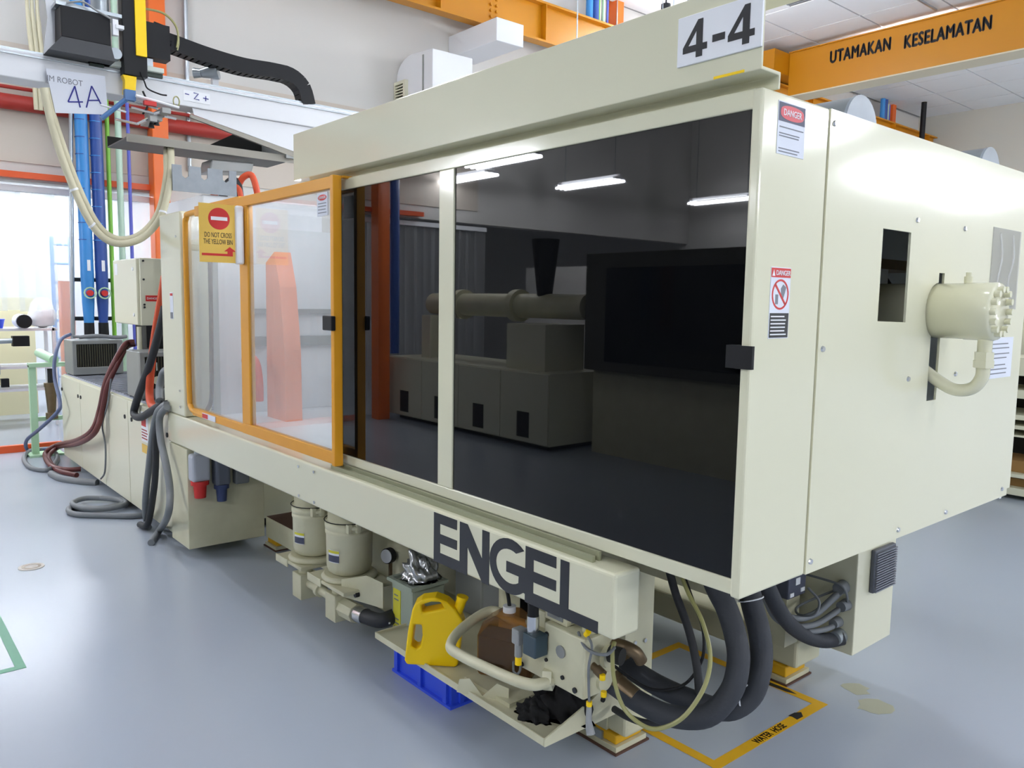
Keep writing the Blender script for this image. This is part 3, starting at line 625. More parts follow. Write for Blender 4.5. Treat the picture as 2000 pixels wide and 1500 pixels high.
obj('feed_pipe', B().tube([(-.895,2.60,1.43),(-.897,2.60,1.395),(-.92,2.60,1.362),(-.965,2.60,1.352),(-1.01,2.60,1.37),(-1.07,2.60,1.41)], .019, 16), CREAM, hc)
# sleeve and sheet
sv = obj('document_sleeve', B().box(-1.038, -1.035, 3.01, 3.275, 1.60, 1.877), SLEEVE, m)
bm = B()
for k in range(2):
    y = 3.07+.12*k; bm.tube([(-1.034, y, 1.86), (-1.030, y+random.uniform(-.01,.02), 1.78), (-1.033, y+random.uniform(-.02,.02), 1.7), (-1.034, y, 1.62)], .003, 6)
obj('crease', bm, SLEEVE, sv)
ps = obj('paper_sheet', B().box(-1.038, -1.036, 3.05, 3.28, 1.355, 1.50), PAPER, m)
obj('print_lines', lines(B(), 'X', [1.37,1.385,1.40,1.425,1.44,1.46,1.475], 3.08, 3.26, .004, .0006, -1.036), GREYINK, ps)
# shell
obj('back_panel', B().box(-4.86, -1.06, 3.345, 3.365, .88, 2.07), LINING, m)
obj('top_cover', B().box(-3.05, -1.06, 1.70, 3.345, 2.06, 2.08), CREAM, m)
obj('bulkhead', B().box(-3.07, -3.05, 1.66, 3.345, .885, 2.075), LINING, m)
obj('bed_frame', B().box(-4.85, -1.95, 2.10, 3.3, .665, .878).box(-1.95, -1.38, 2.10, 2.2, .665, .878), CREAM_OLD, m)
obj('bed_plate', B().box(-4.85, -3.07, 1.67, 3.34, .882, .892), LINING, m)
obj('inner_beam', B().box(-2.4, -1.32, 2.2, 3.2, 1.735, 1.77), BRASS, m)
obj('inner_cylinder', B().cyl((-2.6, 2.6, 1.40), (-1.28, 2.6, 1.40), .17, n=28), CREAM_OLD, m)
sn = obj('position_sensor', B().box(-1.32, -1.28, 2.74, 2.785, 1.62, 1.73).cyl((-1.30, 2.715, 1.70), (-1.275, 2.715, 1.70), .026), PAPER, m)
obj('sensor_hose', B().tube([(-1.29, 2.76, 1.64), (-1.28, 2.80, 1.63), (-1.27, 2.85, 1.60), (-1.27, 2.88, 1.50)], .010, 8).tube([(-1.29, 2.79, 1.70), (-1.28, 2.83, 1.66), (-1.27, 2.88, 1.60), (-1.27, 2.89, 1.5)], .007, 8).tube([(-1.30, 2.76, 1.62), (-1.30, 2.745, 1.56), (-1.30, 2.74, 1.50)], .016, 8), BLACK, sn)
# sliding door, smoked
sd = obj('sliding_door', B().box(-3.09, -1.07, 1.618, 1.650, 2.045, 2.09).box(-3.09, -1.07, 1.618, 1.650, .90, .938).box(-3.09, -3.04, 1.618, 1.650, .938, 2.045).box(-2.315, -2.228, 1.618, 1.650, .938, 2.045), CREAM, m, bevel=.003)
obj('smoked_pane', B().box(-3.04, -2.315, 1.626, 1.640, .938, 2.045), SMOKE, sd)
obj('smoked_pane', B().box(-2.228, -1.07, 1.624, 1.640, .938, 2.045), SMOKE, sd)
obj('door_handle', B().box(-1.105, -1.072, 1.598, 1.624, 1.452, 1.506).box(-1.075, -1.03, 1.592, 1.601, 1.452, 1.506), BLACK, sd)
obj('door_rail', B().box(-3.05, -1.5, 1.578, 1.590, .873, .892).box(-3.05, -1.5, 1.604, 1.614, .873, .90), mat('rail_olive', (150, 152, 124), .5), m)
# safety gate, clear
sg = obj('safety_gate', B().box(-3.97, -2.98, 1.558, 1.590, 2.045, 2.094).box(-3.97, -2.98, 1.558, 1.590, .905, .958).box(-3.97, -3.868, 1.558, 1.590, .958, 2.045).box(-2.992, -2.966, 1.552, 1.592, .90, 2.096).box(-4.74, -3.97, 1.562, 1.586, .905, .945).box(-2.985, -2.955, 1.59, 1.70, 2.086, 2.096).box(-4.62, -3.97, 1.560, 1.588, 2.045, 2.10), YFRAME, m, bevel=.003)
obj('tube_frame', B().tube([(-3.97,1.575,2.072),(-4.70,1.575,2.072),(-4.80,1.575,2.05),(-4.822,1.575,1.96),(-4.822,1.575,1.5),(-4.822,1.575,1.03),(-4.80,1.575,.945),(-4.71,1.575,.922),(-4.55,1.575,.922)], .016, 12), YFRAME, sg)
obj('clear_pane', B().box(-4.81, -3.97, 1.583, 1.588, .925, 2.07), CLEAR, sg)
obj('clear_pane', B().box(-3.868, -2.992, 1.566, 1.571, .958, 2.045), CLEAR, sg)
obj('gate_latch', B().box(-3.035, -2.955, 1.535, 1.556, 1.468, 1.528), BLACK, sg, bevel=.004)
gl = obj('warning_label', B().box(-3.125, -3.03, 1.562, 1.565, 1.94, 2.035), PAPER, sg)
obj('danger_oval', B().prism([(-3.0775+.038*math.cos(t), 2.015+.012*math.sin(t)) for t in [k*math.pi/12 for k in range(24)]], (0,1.562,0), PX, PZ, (0,-.001,0)), RED, gl)
text('DANGER', .015, (-3.106, 1.5605, 2.010), PX, PZ, WHITE, gl)
obj('print_lines', lines(B(), 'Y', [1.952, 1.965, 1.978, 1.99], -3.115, -3.04, .003, .001, 1.562), GREYINK, gl)
gl2 = obj('rating_label', B().box(-4.56, -4.36, 1.556, 1.561, .91, .94), PAPER, sg)
obj('label_red', B().box(-4.555, -4.47, 1.5545, 1.556, .913, .937), RED, gl2)
# behind the clear gate
obj('lift_rod', B().tube(C['rod_glass'], .013, 8), mat('rod_brown', (74, 58, 42), .5, noise=.5, nscale=25, dirt=(140, 120, 80)), m)
obj('drain_hose', B().tube(C['hose_glass'], .018, 8), GREYHOSE, m)
obj('orange_chute', B().prism([(-4.53,.892),(-4.27,.892),(-4.28,1.3),(-4.33,1.66),(-4.40,1.86),(-4.52,1.80)], (0,1.93,0), PX, PZ, (0,.10,0)), mat('pale_orange_chute', (232, 146, 112), .5), m)
obj('ejector_hose', B().tube([(-4.66, 1.86, 1.22), (-4.56, 1.85, 1.235), (-4.48, 1.84, 1.20), (-4.45, 1.84, 1.10), (-4.45, 1.84, 1.0)], .032, 14), ORHOSE, m)
obj('mould_block', B().box(-4.86, -4.74, 1.73, 3.3, .893, 2.02), LINING, m)
wl = obj('added_fill_lamp', B().box(-4.6, -3.45, 1.645, 1.675, 2.104, 2.12), STEELGREY, m)  # added unseen lamp that brightens the space behind the clear panes
obj('fill_tube', B().cyl((-4.55, 1.66, 2.095), (-3.5, 1.66, 2.095), .010, n=8), mat('added_fill_tube', (255, 255, 255), .4, emit=36), wl)
obj('tie_plate', B().box(-4.74, -4.70, 1.9, 2.9, 1.3, 1.36).box(-4.74, -4.70, 1.9, 2.9, 1.5, 1.53), STEELGREY, m)
# valance
obj('valance', B().prism([(1.583,2.118),(1.656,2.118),(1.656,2.088),(1.662,2.088),(1.662,2.126),(1.59,2.126),(1.59,2.310),(1.76,2.310),(1.76,2.318),(1.583,2.318)], (-3.39,0,0), PY, PZ, (2.355,0,0)), CREAM, m, bevel=.002)
obj('valance_end', B().box(-3.388, -3.38, 1.59, 1.76, 2.122, 2.312), CREAM, m)
obj('tape_scrap', B().box(-1.16, -1.078, 1.5815, 1.583, 2.119, 2.125), YCAN, m)
# pillar and apron
pl = obj('pillar', B().box(-5.245, -4.86, 1.556, 1.72, .876, 2.095), CREAM, m, bevel=.012, seg=3)
lb = obj('pillar_label', B().box(-5.07, -5.015, 1.554, 1.5565, 1.46, 1.62), PAPER, pl)
obj('label_black', B().box(-5.066, -5.02, 1.553, 1.5545, 1.462, 1.50), GREYINK, lb)
obj('label_red', B().box(-5.066, -5.02, 1.553, 1.5545, 1.60, 1.615), RED, lb)
for z in (.93, 1.03, 1.95): obj('bolt', B().cyl((-4.93,1.550,z), (-4.93,1.557,z), .007, n=8), CHROME, pl)
ap = obj('apron', B().box(-5.19, -1.393, 1.556, 1.662, .688, .874), CREAM, m, bevel=.010, seg=3)
for (x, z) in ((-3.314,.842),(-3.162,.843),(-3.312,.708),(-3.16,.708)): obj('screw', B().cyl((x,1.551,z), (x,1.557,z), .007, .005, n=8), CHROME, ap)
def LT(*loops): return [[(-2.244+u, .688+h*.164) for u, h in lp] for lp in loops]
def letter(*loops): return obj('letter', B().prism(LT(*loops), (0,1.5562,0), PX, PZ, (0,-.0015,0)), LOGO, ap)
def letE(o, last): letter([(o,1.07),(o+.135,1.07),(o+.135,.86),(o+.037,.86),(o+.037,.64),(o+.136,.64),(o+.136,.44),(o+.037,.44),(o+.037,.23),(last,.23),(last,0),(o,0)])
letE(0, .152)
letter([(.152,1.07),(.195,1.07),(.274,.47),(.274,1.07),(.311,1.07),(.311,0),(.275,0),(.195,.6),(.195,0),(.152,0)])
cx, czz = .413, .555
def ell(a, rx, rz): return (cx+rx*math.cos(math.radians(a)), czz+rz*math.sin(math.radians(a)))
gq = [ell(a, .100, .535) for a in range(48, 316, 12)] + [(.487, .15), (.487, .64), (.397, .64), (.397, .43), (.457, .43)] + [ell(a, .067, .33) for a in range(310, 50, -13)]
letter(gq)
letE(.487, .640)
letter([(.640,1.06),(.676,1.06),(.676,.22),(.793,.22),(.793,0.01),(.640,0.01)])
# electrical box with power plugs
eb = obj('electrical_box', B().box(-5.172, -4.85, 1.558, 2.036, .063, .682), CREAM_OLD, m, bevel=.004)
def plug(y, r, col, dark, zt):
    pg = obj('power_plug', B().box(-4.85, -4.76, y-r, y+r, zt-.17, zt), dark, eb, bevel=.02, seg=3)
    obj('plug_collar', B().cyl((-4.80, y, zt-.19), (-4.80, y, zt-.165), r*.95), col, pg)
    obj('plug_body', B().cyl((-4.80, y, zt-.27), (-4.80, y, zt-.19), r*.6, r*.7), col, pg)
    obj('gland', B().cyl((-4.80, y, zt), (-4.80, y, zt+.03), .03), GALV, pg)
plug(1.615, .055, RED, mat('plug_grey', (178, 182, 192), .5), .66)
plug(1.745, .047, mat('plug_blue', (52, 66, 110), .5), mat('plug_dark_grey', (96, 102, 116), .5), .62)
obj('power_plug', B().box(-4.85, -4.79, 1.83, 1.92, .44, .6), GREYHOSE, eb, bevel=.01)
# base
obj('base_beam', B().box(-4.846, -1.85, 2.044, 2.19, .06, .192), CREAM_OLD, m)
obj('base_beam', B().box(-4.846, -1.66, 3.0, 3.2, .075, .20), CREAM_OLD, m, bevel=.012)
obj('rusty_ledge', B().box(-4.84, -3.63, 2.046, 2.22, .192, .195), mat('rust', (84, 56, 44), .8), m)
obj('red_riser', B().cyl((-4.42, 2.16, .195), (-4.42, 2.16, .66), .022), REDPIPE, m)
obj('oil_tank', B().box(-4.84, -3.6, 2.22, 3.0, .192, .66), CREAM_OLD, m)
obj('pump_housing', B().box(-3.62, -3.20, 2.07, 2.6, .0, .655), CREAM_OLD, m)
obj('pump_motor', B().cyl((-3.15, 2.62, .44), (-2.42, 2.62, .44), .18, n=28).box(-3.1, -2.45, 2.52, 2.72, .0, .3), BLACK, m)
obj('vertical_pipe', B().cyl((-2.47, 2.1, .2), (-2.47, 2.1, .67), .045), CREAM_OLD, m)
el = obj('end_leg', B().box(-1.85, -1.78, 2.05, 2.2, .19, .668), CREAM_OLD, m)
for (y, z) in ((2.10,.40), (2.155,.395)): obj('bolt', B().cyl((-1.781,y,z), (-1.774,y,z), .008, n=8), CHROME, el)
obj('rating_plate', B().box(-1.78, -1.778, 2.075, 2.10, .47, .50), PAPER, el)
def foot(x0, x1, y0, y1, zt, nm):
    ft = obj('foot', B().box(x0, x1, y0, y1, .026, zt), YTAPE, m, bevel=.006)
    obj('pad', B().box(x0-.012, x1+.012, y0-.012, y1+.012, .007, .026), CREAM_OLD, ft)
    obj('rust_edge', B().box(x0-.02, x1+.02, y0-.02, y1+.02, 0, .007), mat('rust', (84, 56, 44), .8), ft)
    return ft
foot(-1.99, -1.80, 2.04, 2.18, .062, 'a'); foot(-1.86, -1.70, 2.99, 3.15, .075, 'b'); foot(-4.84, -4.70, 2.05, 2.18, .06, 'c')
obj('foot_block', B().box(-1.86, -1.765, 2.05, 2.195, .062, .20), CREAM_OLD, m, bevel=.012)
obj('levelling_plate', B().box(-2.05, -1.86, 2.03, 2.04, .02, .055), GALV, m)
# drip tray
dt = obj('drip_tray', B().box(-2.80, -1.759, 1.655, 2.04, .193, .20).box(-2.80, -1.759, 1.648, 1.654, .186, .212).box(-2.805, -2.799, 1.648, 1.8, .186, .212).prism([(1.648,.186),(2.06,.186),(2.06,.325),(1.985,.335),(1.86,.275),(1.648,.212)], (-1.758,0,0), PY, PZ, (.006,0,0)), CREAM_OLD, m)
obj('drain_union', B().cyl((-1.752, 1.945, .285), (-1.70, 1.95, .275), .012), BRASS, dt)
obj('hole_plug', B().cyl((-1.752, 1.91, .262), (-1.745, 1.91, .262), .009, n=10), INK, dt)
# lower right cabinet
rc = obj('terminal_cabinet', B().box(-1.92, -1.445, 3.045, 3.377, .2, .895), CREAM, m, bevel=.004)
vt = obj('vent_cover', B().box(-1.445, -1.425, 3.15, 3.335, .44, .62), mat('vent_grey', (88, 92, 102), .45), rc, bevel=.006)
sl = None
for k in range(16):
    if sl is None: sl = obj('louvre', B().box(-1.425, -1.417, 3.155, 3.33, .445, .450), mat('vent_grey_light', (112, 116, 126), .45), vt)
    else: dup(sl, Vector(origin(sl))+Vector((0, 0, .0105*k)), vt)
for k, (x, z, rr) in enumerate(((-1.498,.475,.028), (-1.482,.405,.024), (-1.51,.325,.022), (-1.50,.268,.032))):
    obj('cable_gland', B().cyl((x, 3.0, z), (x, 3.046, z), rr*.85, rr), GALV if k == 3 else GREYHOSE, rc)
obj('support_post', B().box(-1.78, -1.66, 2.9, 3.0, .2, .665), CREAM_OLD, m)
sk = obj('socket_box', B().box(-1.70, -1.615, 2.83, 2.965, .43, .525), mat('socket_slate', (76, 80, 96), .5), m, bevel=.008)
for (y, z, a, b_) in ((2.895,.497,.016,.014), (2.855,.448,.014,.008), (2.935,.455,.014,.008)): obj('socket_plate', B().box(-1.616, -1.612, y-a, y+a, z-b_, z+b_), WHITE, sk)

# ------------------------------------------------------------------ valve block (part of the machine hydraulics)
vbk = thing('valve_manifold', 'cream hydraulic valve block under the lettered apron end', 'valve', (-1.75, 1.74, .4))
obj('block', B().box(-1.78, -1.60, 1.66, 1.82, .40, .590), CREAM_OLD, vbk, bevel=.006)
obj('block', B().box(-1.895, -1.782, 1.665, 1.80, .395, .525), CREAM_OLD, vbk, bevel=.005)
obj('upper_block', B().box(-1.80, -1.70, 1.68, 1.82, .592, .64), CREAM_OLD, vbk, bevel=.004)
obj('top_coil', B().box(-1.86, -1.80, 1.74, 1.84, .53, .60).cyl((-1.90, 1.80, .60), (-1.82, 1.80, .60), .035), STEELGREY, vbk)
obj('black_motor', B().cyl((-1.74, 1.80, .64), (-1.74, 1.80, .685), .05), BLACK, vbk)
for (x, z, rr) in ((-1.765,.555,.008),(-1.70,.52,.02),(-1.765,.47,.006),(-1.69,.44,.007),(-1.635,.42,.009),(-1.885,.41,.008),(-1.835,.505,.008)):
    obj('port_plug', B().cyl((x,1.655,z), (x,1.663,z), rr, n=12), STEELGREY if rr > .01 else INK, vbk)
sv1 = obj('solenoid_valve', B().box(-1.815, -1.755, 1.60, 1.655, .490, .560), DKGREEN, vbk, bevel=.004)
obj('solenoid_tube', B().cyl((-1.80,1.63,.56), (-1.80,1.63,.612), .020), CHROME, sv1)
obj('solenoid_cap', B().cyl((-1.80,1.63,.612), (-1.80,1.63,.652), .018), BLACK, sv1)
obj('connector', B().box(-1.870, -1.835, 1.60, 1.64, .505, .556), GREYCONDUIT, sv1, bevel=.004)
obj('plug', B().cyl((-1.856,1.62,.46), (-1.856,1.62,.505), .013), GREYCONDUIT, sv1)
obj('plug_tip', B().cyl((-1.856,1.62,.432), (-1.856,1.62,.462), .011), YCAN, sv1)
obj('lead', B().tube(C['solcable'], .004, 6), GREYHOSE, sv1)
obj('hex_union', B().cyl((-1.770, 1.655, .408), (-1.745, 1.672, .41), .036, n=6), CREAM_OLD, vbk)
obj('return_pipe', B().tube(C['pipeBend'], .0185, 16), CREAM_OLD, vbk)
for (p0, p1, rr) in (((-1.64,1.80,.425), (-1.585,1.81,.413), .036), ((-1.60,1.80,.42), (-1.53,1.815,.39), .030), ((-1.73,1.92,.44), (-1.66,1.93,.41), .028)):
    obj('hose_fitting', B().cyl(p0, p1, rr), BRASS, vbk)
obj('slot_cover', B().box(-1.785, -1.715, 1.677, 1.68, .604, .63).box(-1.699, -1.697, 1.70, 1.80, .60, .632), STEELGREY, vbk)
obj('plug_cap', B().cyl((-1.64,1.72,.59), (-1.64,1.72,.612), .022, n=16).cyl((-1.64,1.72,.612), (-1.64,1.72,.64), .010, n=10), CREAM_OLD, vbk)
obj('end_flange', B().cyl((-1.60,1.76,.515), (-1.582,1.76,.515), .034, n=20).cyl((-1.60,1.745,.44), (-1.588,1.745,.44), .03, n=20), CREAM_OLD, vbk)
obj('brown_elbow', B().tube([(-1.60,1.79,.545),(-1.56,1.80,.545),(-1.535,1.82,.53),(-1.53,1.84,.50)], .02, 12), BRASS, vbk)
obj('flange_ring', B().cyl((-1.56,1.73,.545), (-1.52,1.74,.545), .026, n=18), DARK, vbk)
obj('side_valve', B().box(-1.90, -1.84, 1.72, 1.80, .53, .585).cyl((-1.93,1.76,.56), (-1.90,1.76,.56), .022, n=6), CREAM_OLD, vbk, bevel=.004)
obj('gauge_port', B().cyl((-1.62,1.70,.505), (-1.575,1.70,.49), .012).cyl((-1.585,1.70,.495), (-1.56,1.70,.485), .016), BRASS, vbk)
for (x, z) in ((-1.552,.485), (-1.545,.435)): obj('yellow_cap', B().cyl((x, 1.69, z-.008), (x, 1.69, z+.008), .009), YCAN, vbk)
obj('sensor_plug', B().tube([(-1.575,1.66,.395),(-1.575,1.66,.345),(-1.565,1.66,.31)], [.008,.010,.014], 10, spline=False), GREYCONDUIT, vbk)
obj('yellow_ring', B().cyl((-1.575,1.66,.395),(-1.575,1.66,.408), .009), YCAN, vbk)
obj('yellow_ring', B().cyl((-1.61,1.675,.60),(-1.60,1.675,.615), .009), YCAN, vbk)
obj('sensor_lead', B().tube(C['cabI'][:3]+[(-1.574,1.655,.46),(-1.575,1.66,.41)], .0042, 8), GREYHOSE, vbk)

# hoses and cables under the machine
def cable(name, key, r, mt, label, n=12, cat='hose', pts=None):
    return tag(obj(name, B().tube(pts or C[key], r, n), mt), label, cat)
hA = cable('pressure_hose', 'hoseA', .033, HOSEFOAM, 'thick black hose sweeping lowest from the valve block up under the smoked door', 20)
hB = thing('pressure_hose', 'thick black hose with a white tie, looping behind the lowest one to the panel corner', 'hose', (-1.35, 2.03, .34))
obj('sleeve', B().tube(C['hoseB'], .034, 20), HOSEFOAM, hB)
obj('cable_tie', B().tube([(-1.322+.036*math.cos(t), 2.1+.036*math.sin(t), .70+.014*math.cos(t)) for t in [k*math.pi/8 for k in range(17)]], .0025, 5, spline=False), WHITE, hB)
obj('cable_tie', B().tube([(-1.278, 2.03+.036*math.cos(t), .425+.036*math.sin(t)) for t in [k*math.pi/8 for k in range(17)]], .0025, 5, spline=False), WHITE, hB)
cable('rubber_hose', 'hoseC', .013, RUBBER, 'slim black hose dropping straight down onto the thick hoses', 10)
cable('grease_tube', 'cabD', .0065, OLIVE, 'thin olive tube hanging in a wide loop before the thick hoses', 8, 'tube')
cable('thin_cable', 'cabE', .005, BLACK, 'thin black cable curling behind the olive tube', 8, 'cable')
cable('rubber_hose', 'hoseG', .012, RUBBER, 'short black hose from the drip tray gusset into the thick hose', 10)
cable('conduit_hose', 'cabF', .030, HOSEFOAM, 'thick black conduit running into the bottom gland of the terminal cabinet', 16)
cable('grey_lead', 'wires1', .014, GREYHOSE, 'grey corrugated lead into the top gland of the terminal cabinet', 10, 'cable')
cable('grey_lead', 'wires2', .012, GREYHOSE, 'grey corrugated lead into the second gland of the terminal cabinet', 10, 'cable')
cable('grey_lead', 'wires3', .011, GREYHOSE, 'grey corrugated lead into the third gland of the terminal cabinet', 10, 'cable')
cable('thin_lead', 'wireloop', .005, GREYHOSE, 'thin grey lead looping from the slate socket box', 8, 'cable')
cable('thin_lead', 'wiretop', .005, GREYHOSE, 'thin dark lead arching above the cabinet glands', 8, 'cable')
cable('sensor_cable', 'cabH', .005, GREYHOSE, 'grey sensor cable curling over the valve block', 8, 'cable')

# ------------------------------------------------------------------ things on and under the tray
jc = thing('jerrycan', 'bright yellow plastic jerrycan standing on the drip tray', 'can', (-2.445, 1.70, .2))
out = [(-.102,.02),(-.094,.004),(.094,0),(.104,.01),(.113,.09),(.124,.17),(.118,.19),(.093,.228),(.06,.258),(.015,.274),(-.037,.265),(-.063,.246),(-.073,.222),(-.09,.133)]
h1 = [(-.038,.242),(-.034,.212),(.050,.232),(.036,.256),(0,.256)]
h2 = [(-.066,.164),(-.036,.164),(-.033,.122),(-.042,.078),(-.058,.066),(-.076,.078)]
ang = math.radians(47)
ux = Vector((math.cos(ang), math.sin(ang), 0)); nrm = Vector((math.sin(ang), -math.cos(ang), 0))
o0 = Vector((-2.445, 1.69, .2)) + nrm*.036
obj('body', B().prism([out, h1, h2], o0, ux, PZ, -nrm*.072), YCAN, jc, bevel=.009, seg=3)
pp = lambda u, v, d=0: Vector((-2.445, 1.69, .2)) + ux*u + Vector((0,0,v)) - nrm*d
obj('spout', B().cyl(pp(.092,.19), pp(.115,.262), .019, .02), YCAN, jc)
obj('spout_rim', B().cyl(pp(.1145,.26), pp(.117,.27), .023), YCAN, jc)
bl = thing('oil_bottle', 'amber translucent oil bottle with white cap behind the bent cream pipe', 'bottle', (-2.14, 1.82, .215))
bo = [(-.10,0),(.10,0),(.105,.02),(.105,.15),(.085,.2),(.03,.235),(-.03,.235),(-.085,.2),(-.105,.15),(-.105,.02)]
ang = math.radians(30); ub = Vector((math.cos(ang), math.sin(ang), 0)); nb = Vector((math.sin(ang), -math.cos(ang), 0))
obj('body', B().prism(bo, Vector((-2.14,1.82,.235))+nb*.06, ub, PZ, -nb*.12), AMBER, bl, bevel=.014, seg=3)
obj('oil', B().prism([(-.095,.008),(.095,.008),(.098,.02),(.098,.135),(-.098,.15),(-.098,.02)], Vector((-2.14,1.82,.235))+nb*.052, ub, PZ, -nb*.104), mat('dark_oil', (40, 28, 16), .3), bl)
obj('cap', B().cyl((-2.14,1.82,.468), (-2.14,1.82,.492), .024), WHITE, bl)
obj('dip_tube', B().tube([(-2.14,1.82,.49),(-2.15,1.82,.53),(-2.17,1.81,.6),(-2.18,1.81,.68)], .007, 8), BLACK, bl)
obj('bottle_label', B().box(-2.20, -2.14, 1.745, 1.747, .265, .285).rot(math.radians(30), (-2.14,1.82,.27)), PAPER, bl)
vs = thing('bottle_stand', 'folded cream sheet bracket with a V notch under the oil bottle', 'bracket', (-2.1, 1.7, .2))
obj('notch_plate', B().prism([(-.10,0),(.10,.0),(.10,.05),(.055,.06),(.0,.004),(-.05,.06),(-.09,.05)], (-2.11,1.675,.2), Vector((.86,.5,0)), PZ, (-.002,.003,0)), CREAM_OLD, vs)
obj('base_plate', B().box(-2.25, -1.99, 1.70, 1.93, .20, .215), CREAM_OLD, vs)
def rag(name, c, rx, ry, h, seed, mt, label, cat, base):
    rnd = random.Random(seed); b = B(); bmesh.ops.create_icosphere(b.bm, subdivisions=4, radius=1)
    for v in b.bm.verts:
        d = v.co.normalized()
        k = 1+.22*math.sin(5*d.x+seed)*math.cos(6*d.y)+.16*math.sin(11*d.z+7*d.x+seed)+.1*math.sin(17*d.y+5*d.z)+rnd.uniform(-.03,.03)
        v.co = Vector((d.x*rx*k, d.y*ry*k, max(d.z*h*k, -.0)))
    for f in b.bm.faces: f.smooth = True
    b.move((c[0], c[1], base)); return tag(obj(name, b, mt), label, cat)
rag('cloth_rag', (-1.86, 1.84), .10, .09, .11, 3, RAG, 'black oily rag heaped on the right end of the drip tray', 'rag', .2)
rag('cloth_rag', (-1.90, 1.735), .06, .045, .05, 9, RAG, 'small black rag lying at the front of the drip tray', 'rag', .2)
ct = thing('storage_crate', 'blue plastic crate on the floor under the drip tray', 'crate', (-2.62, 1.84, 0))
obj('body', B().box(-2.82, -2.42, 1.765, 1.772, 0, .15).box(-2.82, -2.42, 1.965, 1.972, 0, .15).box(-2.82, -2.813, 1.772, 1.965, 0, .15).box(-2.427, -2.42, 1.772, 1.965, 0, .15).box(-2.82, -2.42, 1.765, 1.972, 0, .008), CRATE, ct)
obj('foot_rim', B().box(-2.835, -2.405, 1.75, 1.985, 0, .012), CRATE, ct)
for x in (-2.45, -2.63, -2.81): obj('rib', B().box(x-.012, x+.012, 1.752, 1.766, .012, .15), CRATE, ct)
obj('rib', B().box(-2.421, -2.408, 1.80, 1.82, .012, .15), CRATE, ct)
bn = thing('waste_bin', 'grey-green bin with a yellow label behind the jerrycan', 'bin', (-2.93, 1.94, 0))
obj('bin_body', B().box(-3.02, -2.845, 1.86, 2.035, 0, .33), BIN, bn, bevel=.01)
obj('rim', B().prism([[(-3.035,1.845),(-2.83,1.845),(-2.83,2.042),(-3.035,2.042)], [(-3.015,1.865),(-2.85,1.865),(-2.85,2.03),(-3.015,2.03)]], (0,0,.33), PX, PY, (0,0,.015)), BIN, bn)
obj('yellow_label', B().box(-3.0, -2.94, 1.857, 1.86, .08, .30), mat('lime_yellow', (214, 206, 60), .5), bn)
obj('print_lines', lines(B(), 'Y', [.1,.12,.14,.16,.25,.27], -2.99, -2.95, .006, .001, 1.857), GREYINK, bn)
rag('foil_sheet', (-2.92, 1.95), .085, .075, .12, 5, FOIL, 'crumpled silver foil heaped on the grey-green bin', 'foil', .347)
tag(obj('metal_case', B().box(-2.86, -2.66, 2.1, 2.3, .192, .56).cyl((-2.70,2.09,.50), (-2.70,2.1,.50), .03), STEELGREY, bevel=.01), 'dark grey metal case behind the foil under the apron', 'case')

# filters
def filt(x, y, label, plate):
    f = thing('filter_canister', label, 'filter', (x, y, .0), 'cream filter canisters under the apron')
    obj('canister', B().lathe((x,y,.295), [(.085,0),(.1,.012),(.108,.04),(.11,.19),(.114,.20),(.114,.212),(.108,.216),(.114,.222),(.116,.236),(.114,.25),(.102,.252),(.10,.38)], 36), CREAM_OLD, f)
    obj('clamp_wire', B().tube([(x+.118*math.cos(t), y+.118*math.sin(t), .555) for t in [k*math.pi/12 for k in range(25)]], .0025, 5, spline=False), DARK, f)
    obj('clamp_bolt', B().cyl((x+.105,y-.06,.535), (x+.12,y-.02,.535), .012).box(x+.095, x+.12, y-.07, y-.05, .515, .555).box(x+.105, x+.13, y-.03, y-.01, .515, .555), CREAM_OLD, f)
    lb = obj('label', B().prism([(math.radians(a), z) for a, z in ((0,0),(1,0),(1,1),(0,1))], (0,0,-9), PX, PY, (0,0,.001)), PAPER, f)
    bpy.data.meshes.remove(lb.data) if False else None
    bl = B(); N = 6; a0, a1 = math.radians(272), math.radians(306)
    vv = [[bl.bm.verts.new((x+.1115*math.cos(a0+(a1-a0)*k/N), y+.1115*math.sin(a0+(a1-a0)*k/N), z)) for k in range(N+1)] for z in (.365, .425)]
    for k in range(N): bl.bm.faces.new((vv[0][k], vv[0][k+1], vv[1][k+1], vv[1][k]))
    bpy.data.objects.remove(lb)
    lb = obj('label', bl, PAPER, f)
    for (za, zb, mt) in ((.41,.423,mat('lime_yellow', (214, 206, 60), .5)), (.368,.40,mat('label_navy', (70, 74, 96), .5))):
        b2 = B(); vv = [[b2.bm.verts.new((x+.1125*math.cos(a0+(a1-a0)*k/N), y+.1125*math.sin(a0+(a1-a0)*k/N), z)) for k in range(N+1)] for z in (za, zb)]
        for k in range(N): b2.bm.faces.new((vv[0][k], vv[0][k+1], vv[1][k+1], vv[1][k]))
        obj('print_band', b2, mt, lb)
    obj('seat_ring', B().lathe((x,y,.268), [(.13,0),(.135,.012),(.12,.026)], 36), CREAM_OLD, f)
    obj('flange_plate', B().box(x-.17, x+plate, y-.135, y+.13, .250, .268).box(x-.17, x-.03, y-.14, y-.132, .232, .272), CREAM_OLD, f, bevel=.004)
    obj('inlet_block', B().box(x-.08, x+.02, y-.09, y+.01, .06, .19), CREAM_OLD, f, bevel=.004)
    obj('inlet_neck', B().cyl((x-.03,y-.04,.19), (x-.03,y-.04,.25), .035), CREAM_OLD, f)
    return f
fa = filt(-3.70, 1.82, 'cream filter canister further left under the apron', .12)
fb = filt(-3.335, 1.82, 'cream filter canister nearest the grey-green bin, before its twin', .19)
